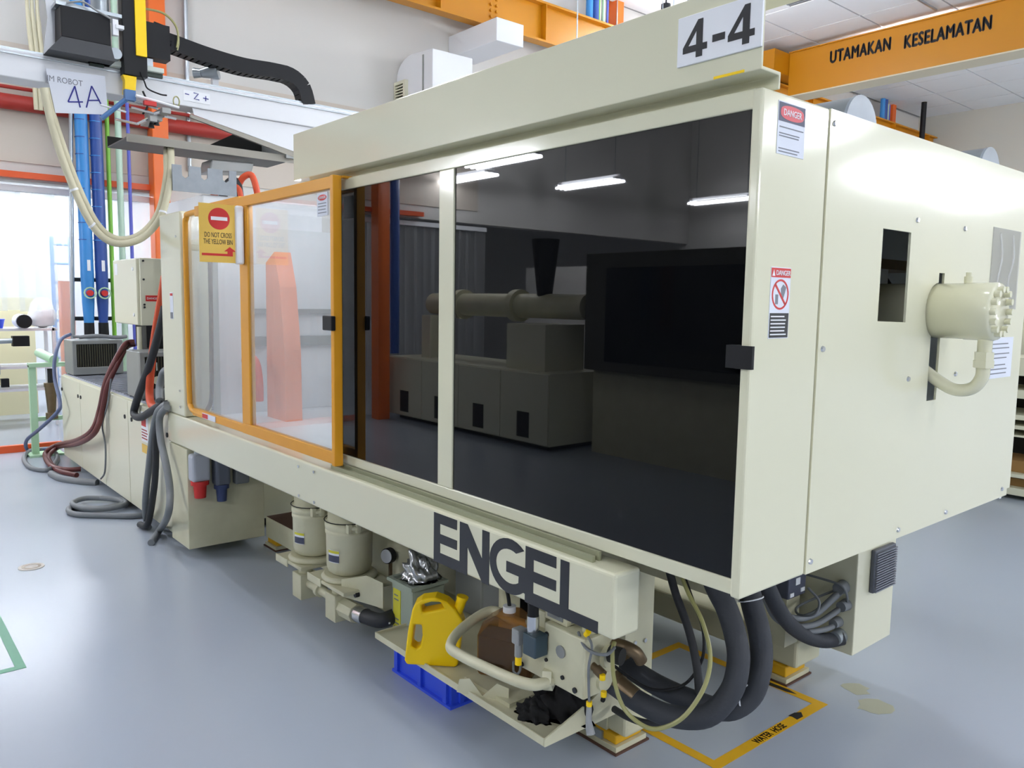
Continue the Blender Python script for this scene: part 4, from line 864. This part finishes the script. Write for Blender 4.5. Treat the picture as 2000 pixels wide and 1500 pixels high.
tag(obj('link_pipe', B().cyl((-3.68, 1.78, .14), (-3.415, 1.78, .14), .022).cyl((-3.58,1.78,.14), (-3.55,1.78,.14), .034), CREAM_OLD), 'cream link pipe joining the two filter blocks', 'pipe')
sw = obj('switch_plate', B().prism([(-.11,-.03),(.12,-.05),(.12,.07),(.03,.09),(-.11,.05)], (-3.14,1.775,.25), Vector((.9,.43,0)), PZ, (.003,-.005,0)), CREAM_OLD, fb)
obj('knob', B().cyl((-3.15,1.765,.245), (-3.15,1.745,.245), .012), INK, sw)
ga = thing('pressure_gauge', 'round white pressure gauge behind the filter canisters', 'gauge', (-3.30, 2.02, .19))
gd = Vector((.3, -.953, .05)); gc = Vector((-3.31, 2.02, .335))
obj('gauge_case', B().cyl(gc+gd*-.02, gc+gd*.012, .038, n=28), BLACK, ga)
obj('dial', B().cyl(gc+gd*.012, gc+gd*.016, .034, n=28), PAPER, ga)
obj('stem', B().cyl((-3.305,2.03,.2), (-3.305,2.03,.30), .01), BRASS, ga)
ex = thing('suction_hose', 'black elbow hose with white marks leaving the nearer filter block', 'hose', (-3.05, 1.85, .1))
obj('hose', B().tube([(-3.16,1.79,.135)]+C['blackelbow'][1:], .034, 14), RUBBER, ex)
obj('hose_clamp', B().cyl((-3.215,1.785,.13), (-3.13,1.79,.137), .038), CHROME, ex)
obj('nut', B().cyl((-3.32,1.78,.128), (-3.2,1.785,.13), .046, n=8), CREAM_OLD, ex)
obj('white_mark', B().box(-3.01, -2.985, 1.815, 1.822, .165, .172).box(-3.0, -2.975, 1.82, 1.827, .145, .152), WHITE, ex)
tag(obj('red_tag', B().tube([(-3.04,2.04,.42),(-3.04,2.04,.34)], [.006,.01], 8, spline=False), RED), 'small red pendant switch hanging right of the gauge', 'switch')

# ------------------------------------------------------------------ signs
n4 = thing('number_plate', 'white plate reading 4-4 on the right end of the valance', 'sign', (-1.155, 1.58, 2.168))
obj('plate', B().box(-1.264, -1.034, 1.576, 1.583, 2.165, 2.278), WHITE, n4, bevel=.001)
four = [[(.056,.085),(.042,.085),(0,.027),(0,.014),(.038,.014),(.038,0),(.056,0),(.056,.014),(.069,.014),(.069,.029),(.056,.029)], [(.038,.061),(.038,.029),(.0155,.029)]]
for o4 in (-1.2467, -1.1205): obj('digit', B().prism(four, (o4, 1.5762, 2.178), PX, PZ, (0,-.0012,0)), INK, n4)
obj('dash', B().box(-1.163, -1.129, 1.575, 1.5762, 2.2015, 2.2175), INK, n4)
sg2 = thing('safety_sign', 'yellow no entry sign standing out edge-on from the clear gate', 'sign', (-3.912, 1.45, 1.765))
obj('plate', B().box(-3.915, -3.911, 1.342, 1.53, 1.765, 2.045), YSIGN, sg2)
obj('mounting_channel', B().box(-3.935, -3.893, 1.515, 1.556, 1.76, 2.045), WHITE, sg2, bevel=.01)
obj('red_disc', B().cyl((-3.911,1.438,1.975), (-3.9095,1.438,1.975), .052, n=40), RED, sg2)
obj('white_bar', B().box(-3.9095, -3.9085, 1.398, 1.478, 1.967, 1.984), WHITE, sg2)
text('DO NOT CROSS', .034, (-3.9105, 1.432, 1.885), PY, PZ, INK, sg2, sx=.53, align='CENTER')
text('THE YELLOW BIN', .034, (-3.9105, 1.432, 1.853), PY, PZ, INK, sg2, sx=.53, align='CENTER')
obj('red_arrow', B().prism([(1.352,1.797),(1.502,1.797),(1.502,1.820),(1.518,1.820),(1.488,1.842),(1.460,1.820),(1.476,1.820),(1.476,1.808),(1.352,1.808)], (-3.911,0,0), PY, PZ, (.0012,0,0)), RED, sg2)
rs = thing('robot_sign', 'white sheet reading IM ROBOT 4A hanging from the robot beam', 'sign', (-5.4, 1.16, 2.65))
obj('sheet', B().prism([(1.0,2.90),(1.315,2.915),(1.325,2.69),(1.04,2.655)], (-5.405,0,0), PY, PZ, (.003,0,0)), PAPER, rs)
text('IM ROBOT', .047, (-5.4015, 1.003, 2.832), PY, PZ, mat('print_light', (130, 132, 142), .6), rs, sx=.85)
let = B()
for p_, q_ in (((1.148,2.826),(1.109,2.729)), ((1.109,2.729),(1.188,2.742)), ((1.148,2.826),(1.173,2.707)), ((1.206,2.712),(1.239,2.843)), ((1.239,2.843),(1.292,2.735)), ((1.214,2.755),(1.281,2.767))):
    let.cyl((-5.4015,*p_), (-5.4015,*q_), .0042, n=6)
obj('lettering', let, BLUEINK, rs)

# ------------------------------------------------------------------ gantry robot
rb = thing('gantry_robot', 'white gantry robot beam with black arm and cable chain above the machine', 'robot', (-5.5, 2.0, 2.3))
bm_ = obj('beam', B().box(-5.63, -5.45, -.8, 3.9, 2.828, 2.985), mat('beam_white', (222, 224, 228), .4), rb, bevel=.006)
obj('guide_rail', B().box(-5.50, -5.462, -.8, 3.9, 2.985, 2.998), GALV, rb)
obj('guide_rail', B().box(-5.448, -5.442, -.8, 3.9, 2.958, 2.966), GALV, rb)
obj('support_leg', B().box(-5.66, -5.47, 3.0, 3.25, 2.075, 2.828).box(-5.66, -4.9, 3.0, 3.25, 2.06, 2.075), mat('beam_white', (222, 224, 228), .4), rb)
obj('vertical_arm', B().box(-5.43, -5.345, 1.408, 1.545, 2.935, 4.3), BLACK, rb, bevel=.004)
obj('yellow_cover', B().box(-5.345, -5.33, 1.478, 1.54, 3.056, 4.2), YCAN, rb)
obj('yellow_wrist', B().prism([(1.40,2.932),(1.482,2.932),(1.474,2.85),(1.462,2.82),(1.408,2.82),(1.412,2.9)], (-5.40,0,0), PY, PZ, (.05,0,0)), YCAN, rb, bevel=.004)
mh = obj('motor_housing', B().box(-5.5, -5.30, 1.068, 1.33, 3.07, 3.245), BLACK, rb, bevel=.004)
obj('skirt', B().prism([(1.0,2.985),(1.35,2.985),(1.33,3.07),(1.07,3.07)], (-5.52,0,0), PY, PZ, (.22,0,0)), mat('charcoal_paint', (52, 54, 58), .5), mh)
obj('side_plate', B().prism([(1.0,2.99),(1.06,2.99),(1.07,3.3),(1.02,3.32),(1.03,3.2)], (-5.46,0,0), PY, PZ, (.012,0,0)), mat('beam_white', (222, 224, 228), .4), mh)
obj('white_connector', B().box(-5.30, -5.27, 1.335, 1.365, 3.13, 3.22).box(-5.30, -5.26, 1.35, 1.395, 3.17, 3.19), WHITE, mh)
obj('cable_loop', B().tube([(-5.3,1.1,3.26),(-5.28,1.18,3.28),(-5.28,1.25,3.25),(-5.28,1.33,3.22)], .006, 6).tube([(-5.4,1.06,3.25),(-5.4,1.15,3.29),(-5.4,1.28,3.26)], .008, 6), GREYCONDUIT, mh)
obj('top_bracket', B().box(-5.46, -5.32, 1.05, 1.4, 3.25, 3.27).cyl((-5.4, 1.3, 3.27), (-5.4, 1.3, 3.5), .05), GALV, mh)
ca = obj('carriage', B().box(-5.50, -5.40, 1.225, 1.43, 2.985, 3.02).box(-5.50, -5.40, 1.50, 1.66, 2.995, 3.025), mat('carriage_pale', (206, 214, 206), .45), rb, bevel=.004)
obj('bearing_block', B().box(-5.50, -5.43, 1.24, 1.32, 2.972, 2.99).box(-5.50, -5.43, 1.56, 1.66, 2.972, 2.995), mat('bearing_dark_green', (52, 66, 58), .5), ca)
obj('gearbox', B().cyl((-5.44, 1.37, 3.04), (-5.36, 1.37, 3.05), .035), GALV, ca)
obj('limit_switch', B().box(-5.46, -5.42, 1.53, 1.60, 3.025, 3.075), GALV, ca)
obj('black_bracket', B().box(-5.5, -5.40, 1.55, 1.70, 3.08, 3.29).cyl((-5.45,1.6,3.22), (-5.45,1.72,3.20), .018).cyl((-5.45,1.62,3.30), (-5.45,1.68,3.29), .015), BLACK, rb)
ch = None
pts = C['chain']
cv = [Vector(p) for p in pts]; Q = []
for i in range(len(cv)-1):
    a_, b_, c_, d_ = cv[max(i-1,0)], cv[i], cv[i+1], cv[min(i+2,len(cv)-1)]
    for k in range(8):
        t = k/8; Q.append(.5*((2*b_)+(c_-a_)*t+(2*a_-5*b_+4*c_-d_)*t*t+(3*b_-a_-3*c_+d_)*t**3))
Q.append(cv[-1])
L = [0]
for p, q in zip(Q, Q[1:]): L.append(L[-1]+(q-p).length)
nl = 30; link = None
chn = obj('cable_chain', B().tube([(x, y, z-.012) for x, y, z in pts], .028, 8), mat('chain_cables', (58, 56, 46), .6), rb)
for i in range(nl):
    s = (i+.5)*L[-1]/nl
    j = max(k for k in range(len(L)) if L[k] <= s); j = min(j, len(Q)-2)
    p = Q[j]+(Q[j+1]-Q[j])*((s-L[j])/max(L[j+1]-L[j], 1e-6)); t = (Q[j+1]-Q[j]).normalized()
    if link is None: link = obj('link', B().box(-.05, -.04, -.024, .024, -.05, .05).box(.04, .05, -.024, .024, -.05, .05).box(-.04, .04, -.008, .008, .04, .05).box(-.04, .04, -.014, .014, -.05, -.04), BLACK, chn, loc=(0,0,0)); o = link; o.location = p
    else: o = dup(link, p, chn)
    o.rotation_euler.x = math.atan2(t.z, t.y); ORG[o.name] = Vector(p)
obj('air_tube', B().tube([(-5.4,1.55,3.36),(-5.4,1.66,3.36),(-5.4,1.73,3.31),(-5.4,1.75,3.24),(-5.4,1.74,3.17)], .005, 6).tube([(-5.42,1.55,3.37),(-5.42,1.67,3.37),(-5.42,1.745,3.31),(-5.42,1.76,3.22),(-5.42,1.75,3.16)], .005, 6), OLIVE, rb)
# gripper head
gp = obj('gripper', B().tube([(-5.25,1.25,2.63),(-5.25,1.41,2.785)], .014, 8, spline=False).box(-5.27, -5.23, 1.38, 1.44, 2.76, 2.82), mat('gripper_blue', (70, 110, 160), .4), rb)
for (p0, p1) in (((-5.15,1.30,2.62), (-5.15,1.42,2.61)), ((-5.15,1.39,2.70), (-5.15,1.51,2.685)), ((-5.35,1.42,2.79), (-5.35,1.60,2.76)), ((-5.15,1.515,2.685), (-5.15,1.57,2.705)), ((-5.15,1.42,2.61), (-5.15,1.48,2.65)), ((-5.2,1.59,2.69), (-5.2,1.66,2.685))):
    obj('gripper_rod', B().cyl(p0, p1, .008, n=8), CHROME, gp)
obj('gripper_rod', B().cyl((-5.2,1.43,2.785), (-5.2,1.68,2.755), .009, n=8).cyl((-5.3,1.26,2.72), (-5.3,1.40,2.70), .006, n=8), WHITE, gp)
obj('gripper_ring', B().tube([(-5.2, 1.665+.018*math.cos(t), 2.79+.03*math.sin(t)) for t in [k*math.pi/8 for k in range(17)]], .004, 6, spline=False), OLIVE, gp)
obj('red_clip', B().box(-5.2,-5.17,1.47,1.54,2.735,2.76), RED, gp)
obj('gripper_clamp', B().box(-5.3, -5.1, 1.48, 1.52, 2.63, 2.66).box(-5.3, -5.1, 1.55, 1.6, 2.69, 2.72).box(-5.28, -5.2, 1.5, 1.58, 2.66, 2.70), STEELGREY, gp)
obj('suction_cup', B().cyl((-5.15,1.50,2.60), (-5.15,1.50,2.63), .018, .01).cyl((-5.15,1.53,2.62), (-5.15,1.53,2.65), .018, .01), BLACK, gp)
obj('air_lead', B().tube([(-5.38,1.50,3.0),(-5.3,1.51,2.9),(-5.3,1.53,2.86),(-5.3,1.60,2.84),(-5.3,1.64,2.84)], .005, 6).tube([(-5.3,1.50,2.84),(-5.28,1.52,2.76),(-5.28,1.49,2.70)], .006, 6), BLACK, gp)
zp = obj('axis_label', B().box(-5.45, -5.447, 1.79, 1.96, 2.862, 2.93), WHITE, rb)
obj('lettering', B().tube([(-5.446,1.80,2.905),(-5.446,1.825,2.903)], .003, 5, spline=False).tube([(-5.446,1.855,2.92),(-5.446,1.885,2.918),(-5.446,1.857,2.882),(-5.446,1.89,2.88)], .003, 5, spline=False).tube([(-5.446,1.915,2.897),(-5.446,1.95,2.895)], .003, 5, spline=False).tube([(-5.446,1.933,2.912),(-5.446,1.932,2.88)], .003, 5, spline=False), BLUEINK, zp)
# chute under the beam
cu = thing('parts_chute', 'long grey sheet metal chute slung under the robot beam', 'chute', (-5.6, 2.0, 2.56))
obj('side_plate', B().prism([(1.85,2.826),(2.80,2.826),(2.80,2.75),(2.56,2.64),(1.86,2.785)], (-5.47,0,0), PY, PZ, (.004,0,0)), mat('beam_white', (222, 224, 228), .4), cu)
obj('side_lip', B().prism([(1.84,2.786),(2.56,2.642),(2.56,2.60),(1.84,2.765)], (-5.49,0,0), PY, PZ, (.022,0,0)), mat('chute_taupe', (150, 146, 136), .5), cu)
obj('floor_plate', B().box(-5.95, -5.50, 1.45, 2.57, 2.585, 2.592), mat('chute_dark', (70, 70, 72), .5), cu)
obj('front_lip', B().box(-5.50, -5.494, 1.45, 2.57, 2.562, 2.612), mat('chute_taupe', (150, 146, 136), .5), cu)
obj('back_plate', B().box(-5.96, -5.95, 1.45, 2.57, 2.585, 2.66), DARK, cu)
obj('inner_shade_plate', B().prism([(1.95,2.592),(2.57,2.592),(2.57,2.82),(2.35,2.82)], (-5.9,0,0), PY, PZ, (.004,0,0)), DARK, cu)  # dark sheet put in for the shade inside the chute
obj('link_plate', B().box(-5.95, -5.47, 2.5, 2.57, 2.59, 2.83), STEELGREY, cu)
# slotted plate with hoses behind the pillar
sp_ = thing('slotted_plate', 'galvanised plate with U slots standing behind the top of the pillar', 'plate', (-5.3, 1.88, 2.27))
nt = [(1.66,2.262),(2.07,2.262),(2.07,2.425)]
for yc in (2.0, 1.86, 1.74): nt += [(yc+.022,2.425),(yc+.02,2.36),(yc,2.345),(yc-.02,2.36),(yc-.022,2.425)]
nt += [(1.66,2.425)]
obj('plate', B().prism(nt, (-5.31,0,0), PY, PZ, (.012,0,0)), mat('plate_grey', (140, 146, 152), .4, .4, noise=.35, nscale=20), sp_)
tag(obj('orange_hose', B().tube([(-5.45,2.12,2.30),(-5.4,2.15,2.40),(-5.36,2.2,2.42),(-5.32,2.22,2.30),(-5.3,2.2,2.26)], .022, 10), ORHOSE), 'orange hose arching over behind the slotted plate', 'hose')
tag(obj('black_hose', B().tube([(-5.5,2.05,2.27),(-5.46,2.08,2.37),(-5.42,2.12,2.37),(-5.4,2.13,2.27)], .028, 10), RUBBER), 'black hose bend beside the orange hose behind the slotted plate', 'hose')
tag(obj('orange_hose', B().tube([(-5.5,1.98,2.27),(-5.45,2.05,2.34),(-5.36,2.1,2.33),(-5.33,2.11,2.265)], .018, 10), ORHOSE), 'lower orange hose bend right beside the slotted plate', 'hose')
tag(obj('lamp_head', B().prism([(0,0),(.3,.03),(.32,.1),(.02,.09)], (-5.75,1.98,2.44), PY, PZ, (.2,0,0)), STEELGREY, bevel=.01), 'grey metal head under the parts chute, above the slotted plate', 'lamp')

# festoon cables of the robot
for key, lab in (('festoon1', 'cream corrugated cable hanging in a deep loop, the nearer one'), ('festoon2', 'cream corrugated cable hanging in a deep loop, just inside the nearer one')):
    f = thing('festoon_cable', lab, 'cable', C[key][5])
    obj('sleeve', B().tube(C[key], .021, 12), BEIGEHOSE, f)
    if key == 'festoon1':
        for i in (3, 4, 8): 
            p = Vector(C[key][i]); q = (Vector(C[key][i+1])-p).normalized()*.006
            obj('cable_tie', B().cyl(p-q, p+q, .024, n=12), WHITE, f)

# left cables on the floor and over the cabinet
def sm(l): return l
cable('coolant_hose', 'brown1', .022, BROWNHOSE, 'dark red hose draping from the second radiator to the floor, nearer of the pair', 10)
cable('coolant_hose', 'brown2', .022, BROWNHOSE, 'dark red hose draping to the floor just behind its twin', 10)
cable('power_cable', 'bluecab', .017, BLUEHOSE, 'slate blue cable arching off the far radiator down to the floor', 10, 'cable')
cable('power_cable', 'graycoilL', .02, GREYHOSE, 'grey cable coiled on the floor by the mint stand', 10, 'cable')
cable('power_cable', 'graycab3', .03, GREYHOSE, 'grey cable end lying along the foot of the low cabinet', 10, 'cable')
cable('power_cable', 'coil1', .02, GREYHOSE, 'flat grey cable coil on the floor before the low cabinet', 10, 'cable')
cable('black_hose', 'blackloop', .026, RUBBER, 'black hose hanging in a loop beside the machine pillar', 12)
cable('orange_hose', 'orangeloop', .026, ORHOSE, 'orange red hose hanging in a loop beside the machine pillar', 12)
cable('drop_cable', 'hang1', .022, GREYHOSE, 'grey cable hanging from the pillar to the floor coil', 10, 'cable')
cable('drop_cable', 'hang2', .022, GREYHOSE, 'grey cable hanging in front of the electrical box corner, bent at the floor', 10, 'cable')
cable('drop_cable', 'x', .022, RUBBER, 'black cable hanging between the two grey drop cables', 10, 'cable', C['hang3'][:5]+[(-5.6,1.53,.06),(-5.75,1.52,.022)])
cable('thin_cable', 'greycable', .007, GREYHOSE, 'thin grey cable hanging straight down the low cabinet doors', 8, 'cable')
tag(obj('grey_loop', B().tube([(-5.32,1.55,.93),(-5.42,1.58,1.0),(-5.40,1.6,1.1),(-5.3,1.6,1.13)], .024, 10), GREYHOSE), 'short grey hose bend at the pillar beside the orange loop', 'hose')

# ------------------------------------------------------------------ floor markings
yf = thing('floor_marking', 'yellow painted square on the floor reading WATER HOSE', 'marking', (-1.87, 2.6, 0))
sq_o = [(-2.245,2.225),(-1.505,2.235),(-1.495,2.968),(-2.245,2.968)]; sq_i = [(-2.205,2.268),(-1.548,2.275),(-1.54,2.925),(-2.205,2.925)]
obj('painted_line', B().prism([sq_o, sq_i], (0,0,.0005), PX, PY, (0,0,.0012)), YTAPE, yf)
text('WATER  HOSE', .042, (-1.508, 2.49, .0022), PY, (-1,0,0), INK, yf, bold=.001, sx=.72, thick=.0006)
obj('worn_patch', B().prism([(-1.548,2.76),(-1.535,2.765),(-1.51,2.76),(-1.508,2.80),(-1.53,2.825),(-1.545,2.80)], (0,0,.0018), PX, PY, (0,0,.0006)).prism([(-1.80,2.93),(-1.74,2.925),(-1.66,2.93),(-1.62,2.945),(-1.66,2.955),(-1.75,2.95),(-1.82,2.952)], (0,0,.0018), PX, PY, (0,0,.0006)), INK, yf)
gf = thing('floor_marking', 'green painted corner line on the floor at the left edge', 'marking', (-4.2, .48, 0))
obj('painted_line', B().box(-5.4, -3.83, .50, .538, .0005, .0017).box(-3.868, -3.83, .1, .50, .0005, .0017), mat('green_floor_paint', (104, 168, 136), .45, noise=.2, nscale=10), gf)
dn = thing('floor_drain', 'small round drain cover with worn brown paint in the floor', 'drain', (-5.274, .79, 0))
obj('cover', B().cyl((-5.274,.79,.0), (-5.274,.79,.004), .068, n=28), mat('drain_cream', (206, 200, 192), .6), dn)
obj('worn_ring', B().prism([[(-5.274+.05*math.cos(t), .79+.05*math.sin(t)) for t in [k*math.pi/12 for k in range(24)]], [(-5.274+.036*math.cos(t), .79+.036*math.sin(t)) for t in [k*math.pi/12 for k in range(24)]]], (0,0,.004), PX, PY, (0,0,.0008)), BRASS, dn)
def blot(c, r, seed):
    rn = random.Random(seed)
    return [(c[0]+r*(1+rn.uniform(-.25,.25))*math.cos(k*.4488), c[1]+r*1.1*(1+rn.uniform(-.25,.25))*math.sin(k*.4488)) for k in range(14)]
flo = bpy.data.objects['floor']
for c_, r_, sd_ in (((-1.49, 3.19), .05, 2), ((-1.37, 3.10), .065, 5)):
    obj('stain', B().prism(blot(c_, r_, sd_), (0,0,.0003), PX, PY, (0,0,.0004)), mat('floor_stain', (172, 172, 150), .4), flo)

# ------------------------------------------------------------------ behind the machine
for (y, r_, lab) in ((4.95, .195, 'galvanised round duct end nearest the DANGER label, above the cream panel'), (7.09, .2, 'galvanised round duct end farther along above the cream panel')):
    dd = thing('round_duct', lab, 'duct', (-3.4, y, 2.9-2*r_))
    z = 2.905-r_ if y < 6 else 2.876-r_
    obj('duct', B().cyl((-4.6, y, z), (-2.52, y, z), r_, n=36), mat('duct_dark', (120, 124, 126), .4, .5), dd)
    obj('end_cap', B().cyl((-2.52, y, z), (-2.5, y, z), r_+.006, n=36), mat('duct_cap', (142, 150, 158), .35, .5, noise=.3, nscale=6), dd)
nm = thing('machine_enclosure', 'cream enclosure behind the machine carrying the galvanised ducts', 'machine', (-4.2, 6.1, 0))
obj('casing', B().box(-5.6, -2.95, 4.5, 7.35, .1, 2.43), CREAM, nm)
obj('duct_cradle', B().box(-3.3, -3.2, 4.8, 5.1, 2.43, 2.515).box(-3.3, -3.2, 6.94, 7.24, 2.43, 2.476), GALV, nm)
obj('plinth', B().box(-5.55, -3.0, 4.55, 7.3, 0, .1), DARK, nm)
sr = thing('parts_rack', 'pale rack with dark trays just past the right edge of the cream panel', 'rack', (-2.2, 7.7, 0))
for x in (-2.75, -1.65): obj('post', B().box(x-.03, x+.03, 7.5, 7.56, 0, 1.2), CREAM_CAB, sr)
for z0, z1 in ((.04,.10), (.19,.22), (.535,.55), (.60,.63), (.68,.72), (.86,.93), (1.05,1.2)): obj('shelf', B().box(-2.75, -1.65, 7.5, 8.1, z0, z1), CREAM_CAB, sr)
obj('back_board', B().box(-2.75, -1.65, 8.1, 8.12, .1, 1.2), DARK, sr)
obj('brown_box', B().box(-2.6, -1.9, 7.6, 8.0, .22, .32), mat('brown_card', (150, 112, 62), .7), sr)
obj('brown_box', B().box(-2.6, -1.9, 7.6, 8.0, .10, .165), mat('brown_card', (150, 112, 62), .7), sr)
tag(obj('neighbour_machine', B().box(-3.0, -1.0, 8.3, 10.0, 0, 2.0), CREAM_CAB, bevel=.01), 'cream machine body behind the pale rack past the panel edge', 'machine')

# ------------------------------------------------------------------ machine across the aisle (seen mirrored in the doors)
om = thing('moulding_machine', 'cream moulding machine across the aisle, mirrored in the smoked doors', 'machine', (-6, -3.4, 0))
obj('cabinet', B().box(-9.3, -6.1, -3.4, -2.45, .06, .84), CREAM_CAB, om)
for k in range(4):
    x0 = -9.3+.8*k; obj('door', B().box(x0+.006, x0+.794, -2.45, -2.43, .07, .83), CREAM_CAB, om, bevel=.004)
    obj('vent', B().box(x0+.3, x0+.5, -2.43, -2.425, .12, .4), DARK, om)
obj('plinth', B().box(-9.2, -6.2, -3.3, -2.55, 0, .06), DARK, om)
obj('barrel', B().cyl((-8.9,-2.9,1.55), (-6.0,-2.9,1.55), .14).cyl((-8.3,-2.9,1.55), (-8.2,-2.9,1.55), .19).cyl((-7.2,-2.9,1.55), (-7.1,-2.9,1.55), .19), CREAM_OLD, om)
obj('barrel_support', B().box(-7.0, -6.35, -3.2, -2.6, .84, 1.35).box(-8.9, -8.7, -3.1, -2.7, .84, 1.4), CREAM_CAB, om)
obj('hopper', B().cyl((-6.7,-2.9,1.6), (-6.7,-2.9,2.3), .08, .16), DARK, om)
obj('clamp_unit', B().box(-5.9, -1.6, -4.4, -2.75, .9, 2.1), mat('clamp_dark', (70, 70, 60), .5), om)
obj('clamp_window', B().box(-5.6, -2.0, -2.75, -2.735, 1.0, 1.95), SMOKE, om)
obj('bed', B().box(-5.9, -1.6, -4.2, -2.9, 0, .9), CREAM_OLD, om)
tag(obj('steel_column', B().box(-9.32, -9.14, -2.35, -2.18, 0, 6.5), ORANGE), 'orange column by the machine across the aisle, mirrored in the smoked door', 'column')
tag(obj('water_pipe', B().cyl((-8.9,-2.28,.9), (-8.9,-2.28,6.4), .06), PNAVY), 'dark blue pipe by the machine across the aisle, mirrored in the smoked door', 'pipe')
tag(obj('partition', B().box(-10, -1, -5.6, -5.5, 0, 2.15), WALL), 'white partition behind the machine across the aisle, mirrored in the smoked doors', 'partition')
